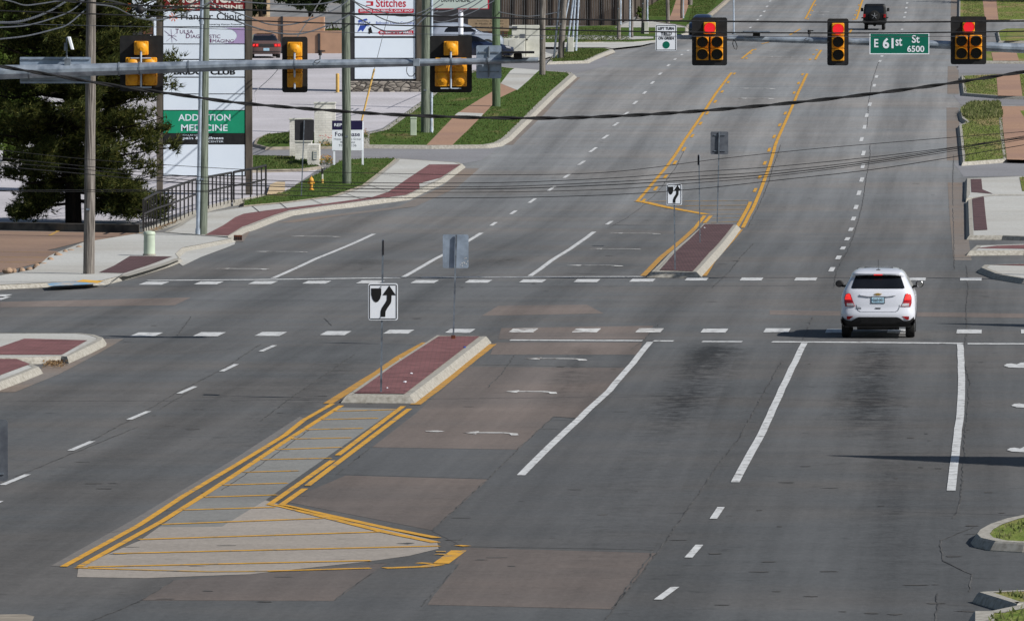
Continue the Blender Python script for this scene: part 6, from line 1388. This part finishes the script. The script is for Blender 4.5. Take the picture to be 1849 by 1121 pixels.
# --- silver SUV and dark blue sedan seen from their right side
g = G(836, 96); 
root, body = car('silver_car', 'silver SUV parked side-on behind the white sign pole', 'car', (g.x+0.1, g.y+1.9, T(g.y+1.9)), math.radians(-83), B, M_silver, 4.25, (0.72, 3.25), 0.335, None, scale=1.0)
root.location.x -= 2.1
for sd in ('right', 'left'):
    for w_ in ([(0.85,1.12),(0.95,1.30),(1.15,1.42),(1.85,1.47),(1.85,1.12)], sw2): B.patch(w_, 0.005, sd).build('side_window', M_glass, body, smooth=True)
    sg = 1 if sd == 'right' else -1
    q = MB(); q.sphere((sg*0.95, 2.62, 1.16), 0.09, 0.07, 0.08, 12, 8); q.build('mirror', M_silver, root, smooth=True)
    hl = [(3.72,0.90),(3.95,0.86),(4.02,0.76),(3.80,0.80)]; B.patch(hl, 0.008, sd).build('headlight', M_clear, body)
q = B.patch([(-0.50,1.40),(0.50,1.40),(0.72,1.13),(-0.72,1.13)], 0.005, 'front').build('windscreen', M_glass, body)
g = G(820, 108)
root, body = car('navy_car', 'dark blue sedan parked side-on in front of the silver SUV', 'car', (g.x-1.2, g.y+0.2, T(g.y)), math.radians(-84), BS, M_navycar, 4.8, (0.95, 3.75), 0.32, None, scale=0.92)
for sd in ('right', 'left'):
    for w_ in ([(0.95,1.05),(1.35,1.32),(2.0,1.37),(2.0,1.05)], [(2.08,1.05),(2.08,1.37),(2.6,1.32),(3.2,1.05)]): BS.patch(w_, 0.004, sd).build('side_window', M_glass, body)
    BS.patch([(4.2,0.80),(4.52,0.76),(4.55,0.64),(4.3,0.68)], 0.008, sd).build('headlight', M_clear, body)
BS.patch([(-0.66,0.80),(-0.44,0.80),(-0.44,0.66),(-0.66,0.66)], 0.008, 'front').build('headlight', M_clear, body)
# --- dark blue car behind the five-lamp signal at the top
g = G(1272, 66); k = 44/(F/g.y)/1.78
root, body = car('blue_car', 'dark blue car roof showing above the five-lamp red signal', 'car', g, math.radians(174), B, M_navycar, 4.25, (0.72, 3.25), 0.335, None, scale=k*0.98)
B.patch([(-0.54,1.48),(0.54,1.48),(0.63,1.19),(-0.63,1.19)], 0.006).build('rear_window', M_glass, body)
B.patch([(-0.50,1.42),(0.50,1.42),(0.74,1.12),(-0.74,1.12)], 0.005, 'front').build('windscreen', M_glass, body)
for sd in ('right', 'left'): B.patch(sw, 0.004, sd).build('side_window', M_glass, body); B.patch(sw2, 0.004, sd).build('side_window', M_glass, body)
# --- dark car nose cut by the left edge
g = G(-38, 352); root, body = car('dark_car', 'black car just cut off by the left edge beside the parking lot', 'car', g, math.radians(-90), BS, M_jeep, 4.8, (0.95, 3.75), 0.32, None, scale=0.93)
root.location.x = AT(-22, 340, g.y).x-4.45; 
for sd in ('right', 'left'): BS.patch([(0.95,1.05),(1.35,1.32),(2.6,1.32),(3.2,1.05)], 0.004, sd).build('side_window', M_glass, body)

# ================================================================ OVERHEAD WIRES
def crom(pts, k=8):
    r = []; P = [pts[0]]+list(pts)+[pts[-1]]
    for i in range(1, len(P)-2):
        a, b, c, d = P[i-1], P[i], P[i+1], P[i+2]
        for j in range(k):
            t = j/k; r.append(0.5*((2*b)+(c-a)*t+(2*a-5*b+4*c-d)*t*t+(3*b-a-3*c+d)*t**3))
    r.append(pts[-1]); return r
def wire(label, px, Y0, Y1, wpx, m=M_wire, name='overhead_wire', group=None, twist=0, spiral=False):
    x0, x1 = px[0][0], px[-1][0]; pts = [AT(x, y, Y0+(Y1-Y0)*(x-x0)/(x1-x0 or 1)) for x, y in px]; pts = crom(pts, 10)
    s = F/((Y0+Y1)/2); rr = wpx/2/s; root = thing(name, label, 'overhead wire', pts[0], group)
    if twist:
        fine = []; 
        for a, b in zip(pts, pts[1:]):
            n = max(1, int((b-a).length/0.12)); fine += [a+(b-a)*i/n for i in range(n)]
        for ph in (0, math.pi):
            q = MB(); l = 0; P2 = []; last = fine[0]
            for p in fine:
                l += (p-last).length; last = p; a_ = l*2*math.pi/twist+ph+0.8*math.sin(l*0.9); P2.append(p+Vector((0, math.cos(a_), math.sin(a_)))*rr*0.62)
            q.tube(P2, rr*0.62, 6); lpart(root, 'strand', q, m, smooth=True)
    else:
        q = MB(); q.tube(pts, rr, 6); lpart(root, 'cable', q, m, smooth=True)
    return root
wire('thick twisted black cable sagging across the whole road below the mast arms', [(-60,108),(0,120),(100,137),(200,154),(320,171),(440,187),(640,203),(760,209.5),(880,213),(1000,213.5),(1100,210.5),(1220,204),(1340,194.5),(1450,184),(1560,171.5),(1700,153),(1849,130),(1950,113)], 150, 152, 5.6, twist=1.3)
wire('black wire running through the red signals, uppermost of the long wires', [(-40,-12),(175,6),(320,13),(460,19),(640,25.5),(900,33),(1120,37),(1340,39.5),(1600,40.5),(1849,38.5),(1950,37)], 196, 196, 3.0)
wire('thinner black wire just below the uppermost wire, passing the street sign top', [(-40,18),(0,20),(200,27),(460,38),(640,44),(900,51.5),(1100,56.5),(1340,59.5),(1600,60),(1849,57),(1950,55)], 197, 197, 2.4)
wire('hair-thin grey wire crossing behind the mast arm signals', [(-40,42),(0,43),(130,46),(300,50),(460,55),(640,59.5),(900,64),(1340,66.5),(1849,66),(1950,65)], 199, 199, 1.0, M_wireg)
low = [([(-40,266),(0,271),(150,287),(300,298),(460,307),(680,313),(900,316),(1100,311),(1300,287),(1450,271),(1600,258),(1849,238),(1950,229)], 1.3, 'thin dashed-looking wire, highest of the low wire bundle crossing the far median sign'),
 ([(-40,281),(0,285),(150,300),(300,315),(440,324),(660,330),(900,330),(1100,322),(1250,311),(1400,301),(1600,281),(1849,250),(1950,236)], 1.5, 'second wire from the top of the low bundle'),
 ([(-40,290),(150,306),(300,322),(440,331),(660,336),(900,337),(1100,329),(1250,319),(1400,309),(1600,286),(1849,246),(1950,228)], 1.5, 'third wire from the top of the low bundle'),
 ([(-40,297),(150,314),(300,328),(440,335),(660,341),(900,341),(1100,334),(1250,325),(1400,314),(1600,289),(1849,248),(1950,230)], 2.0, 'fourth, slightly thicker wire of the low bundle'),
 ([(-40,343),(0,345.5),(200,346),(440,344),(660,347),(900,347),(1100,342),(1250,331),(1400,318),(1600,292),(1849,252),(1950,234)], 1.4, 'fifth wire of the low bundle'),
 ([(-40,345),(150,343),(300,344),(440,350),(660,356.5),(900,357),(1100,352),(1250,342),(1400,326),(1600,303),(1849,262),(1950,244)], 1.6, 'lowest wire of the low bundle, across the far keep-right sign')]
for px, wd, lb in low: wire(lb, px, 208, 208, wd*0.8, M_wire, group='low bundle of wires')
wire('thick grey cable curving up to the left wooden pole, highest of three', [(-40,41),(0,41),(37,39),(75,27),(105,12),(125,-2),(150,-25)], 205, 217, 4.2, M_wireg, group='cables curving to the left pole', twist=0.5)
wire('grey cable curving up to the left wooden pole, middle of three', [(-40,51),(0,50),(50,46),(100,32),(130,19),(152,0),(170,-25)], 205, 217, 2.6, M_wireg, group='cables curving to the left pole')
wire('grey cable curving up to the left wooden pole, lowest of three', [(-40,74),(0,71),(50,65),(95,54),(122,45),(150,22),(166,8),(185,-20)], 205, 217, 2.8, M_wireg, group='cables curving to the left pole')
wire('sagging grey cable at the top left running into the wooden pole', [(-20,-6),(20,3),(45,10),(75,7),(110,2),(140,4),(165,-6)], 205, 217, 2.6, M_wireg)
wire('grey cable sagging from the left pole to the pole beside the tall sign', [(166,8),(205,13),(235,27),(260,35),(290,36),(330,26),(372,8),(395,-6)], 218, 250, 2.6, M_wireg)
wire('upper black cable sagging from the left pole to the pole beside the tall sign', [(166,-3),(200,2),(240,12),(275,19),(300,18),(340,10),(372,-4)], 218, 250, 3.0, M_wire)
for px, lb, wd in (([(372,0),(400,14),(440,28),(490,45),(540,42),(590,24),(620,8),(632,-4)], 'upper sagging cable between the tall sign pole and the lease sign pole', 2.4),
    ([(372,4),(410,30),(450,47),(500,60),(545,61),(590,47),(622,32),(640,22)], 'lower sagging cable between the tall sign pole and the lease sign pole', 2.8),
    ([(372,-6),(420,2),(480,7),(540,9),(590,6),(632,-8)], 'highest sagging cable between the tall sign pole and the lease sign pole', 2.4)):
    wire(lb, px, 252, 284, wd, M_wireg, group='cables sagging between wooden poles')
for px, lb, wd in (([(630,-4),(660,18),(700,38),(735,42),(770,24),(800,8)], 'cable sagging in front of the sewing shop panel', 2.2),
    ([(628,24),(660,40),(690,55),(720,58),(745,52),(768,32),(790,20)], 'cable sagging in front of the ballroom panel', 2.4),
    ([(620,-10),(650,8),(690,22),(730,30),(770,18),(800,-4)], 'cable sagging across the top of the sewing shop sign', 1.8)):
    wire(lb, px, 285, 330, wd, M_wireg, group='cables sagging before the shop sign')
for px, lb, wd in (([(768,20),(800,22),(835,12),(868,-4)], 'cable rising right in front of the reader board', 2.2), ([(768,24),(810,30),(850,14),(882,-8)], 'second cable rising right in front of the reader board', 2.2), ([(768,32),(800,40),(850,24),(892,2)], 'lowest cable reaching the bright green pole', 1.8)):
    wire(lb, px, 330, 345, wd, M_wireg, group='cables by the reader board')
for px, lb in (([(1012,30),(900,22)], 'short cable left of the leaning pole with conduits'),): wire(lb, [(900,22),(955,30),(1012,22)], 345, 410, 1.6, M_wireg)
# guy wires
a = AT(582, -20, 295); b = G(460, 168); 
wire('white guy cable slanting down across the tan wall to the parking lot', [(460,166),(500,128),(540,62),(560,32),(584,-8)], G(460,178).y, 292, 1.9, M_wirew, name='guy_wire')
wire('slack end of the white guy cable hanging beside the tall sign post', [(460,166),(461,176),(463,186),(466,196),(467,206),(461,212),(456,207)], 345, 345, 1.2, M_wirew, name='guy_wire')
g = G(652, 222); t = AT(676, 125, g.y+0.5); root = thing('guy_wire', 'guy wire with a yellow guard slanting up beside the lease sign pole', 'guy wire', g)
q = MB(); q.cyl(g, t, 0.045, 0.045, 8); lpart(root, 'yellow_guard', q, M_bol); q = MB(); q.cyl(t, AT(704, 15, g.y+2), 0.012, 0.012, 6); lpart(root, 'cable', q, M_wireg)
# unseen casters beyond the right edge, placed so their shadows cross the road
def shadow_pole(tip_px, tip_py, hgt, label, r0=0.16, r1=0.05, arm=None):  # unseen pole set from its shadow tip; carries no lamp
    c = G(tip_px, tip_py); L = hgt/math.tan(SUN_EL); b = Vector((c.x+SD.x*L, c.y+SD.y*L, 0)); b.z = T(b.y)
    r = thing('unseen_pole', label, 'unseen shadow pole', b); q = MB(); q.tube([b-Vector((0,0,.1)), b+Vector((0,0,hgt))], [r0, r1], 12); lpart(r, 'pole', q, M_galv)
    q = MB(); q.cyl(b, b+Vector((0,0,0.2)), r0*1.8, r0*1.6, 14); lpart(r, 'base', q, M_kerb); return r
def shadow_conifer(tip_px, tip_py, hgt, rb, label):  # added conifer, true source unseen; shaped to cast a wedge shadow
    c = G(tip_px, tip_py); L = hgt/math.tan(SUN_EL); b = Vector((c.x+SD.x*L, c.y+SD.y*L, 0)); b.z = T(b.y)
    r = thing('added_conifer', label, 'tree', b); q = MB(); q.tube([b-Vector((0,0,.1)), b+Vector((0,0,hgt*0.9))], [0.12, 0.02], 8); lpart(r, 'trunk', q, M_bark)
    q = MB(); random.seed(int(hgt*10))
    for i in range(9000):
        t = random.random()**0.75; z = 0.4+t*(hgt-0.4); rr = rb*(1-z/hgt)*random.uniform(0.1, 1.0)**0.5+0.02; a_ = random.uniform(0, 6.28)
        p = b+Vector((math.cos(a_)*rr, math.sin(a_)*rr, z)); d = Vector((math.cos(a_), math.sin(a_), -0.3)); w_ = Vector((-math.sin(a_), math.cos(a_), 0))*0.07
        q.add([p-w_, p+w_, p+d*0.22*(1-t*0.6)], [(0,1,2)])
    q.tube([b+Vector((0,0,0.4)), b+Vector((0,0,hgt*0.5)), b+Vector((0,0,hgt*0.97))], [rb*0.8, rb*0.44, 0.03], 14)  # solid core added inside the needles to deepen the shadow
    lpart(r, 'foliage', q, M_pine, fixn=False)
shadow_conifer(1500, 822, 9.5, 3.8, 'added unseen conifer beyond the right edge, casting the wedge shadow low on the road')
shadow_conifer(1696, 584, 8.0, 2.8, 'added unseen conifer beyond the right edge, shading the crosswalk end')
shadow_pole(1608, 922.5, 8.5, 'unseen thin steel pole beyond the lower right edge, casting a thin shadow', 0.06, 0.02)
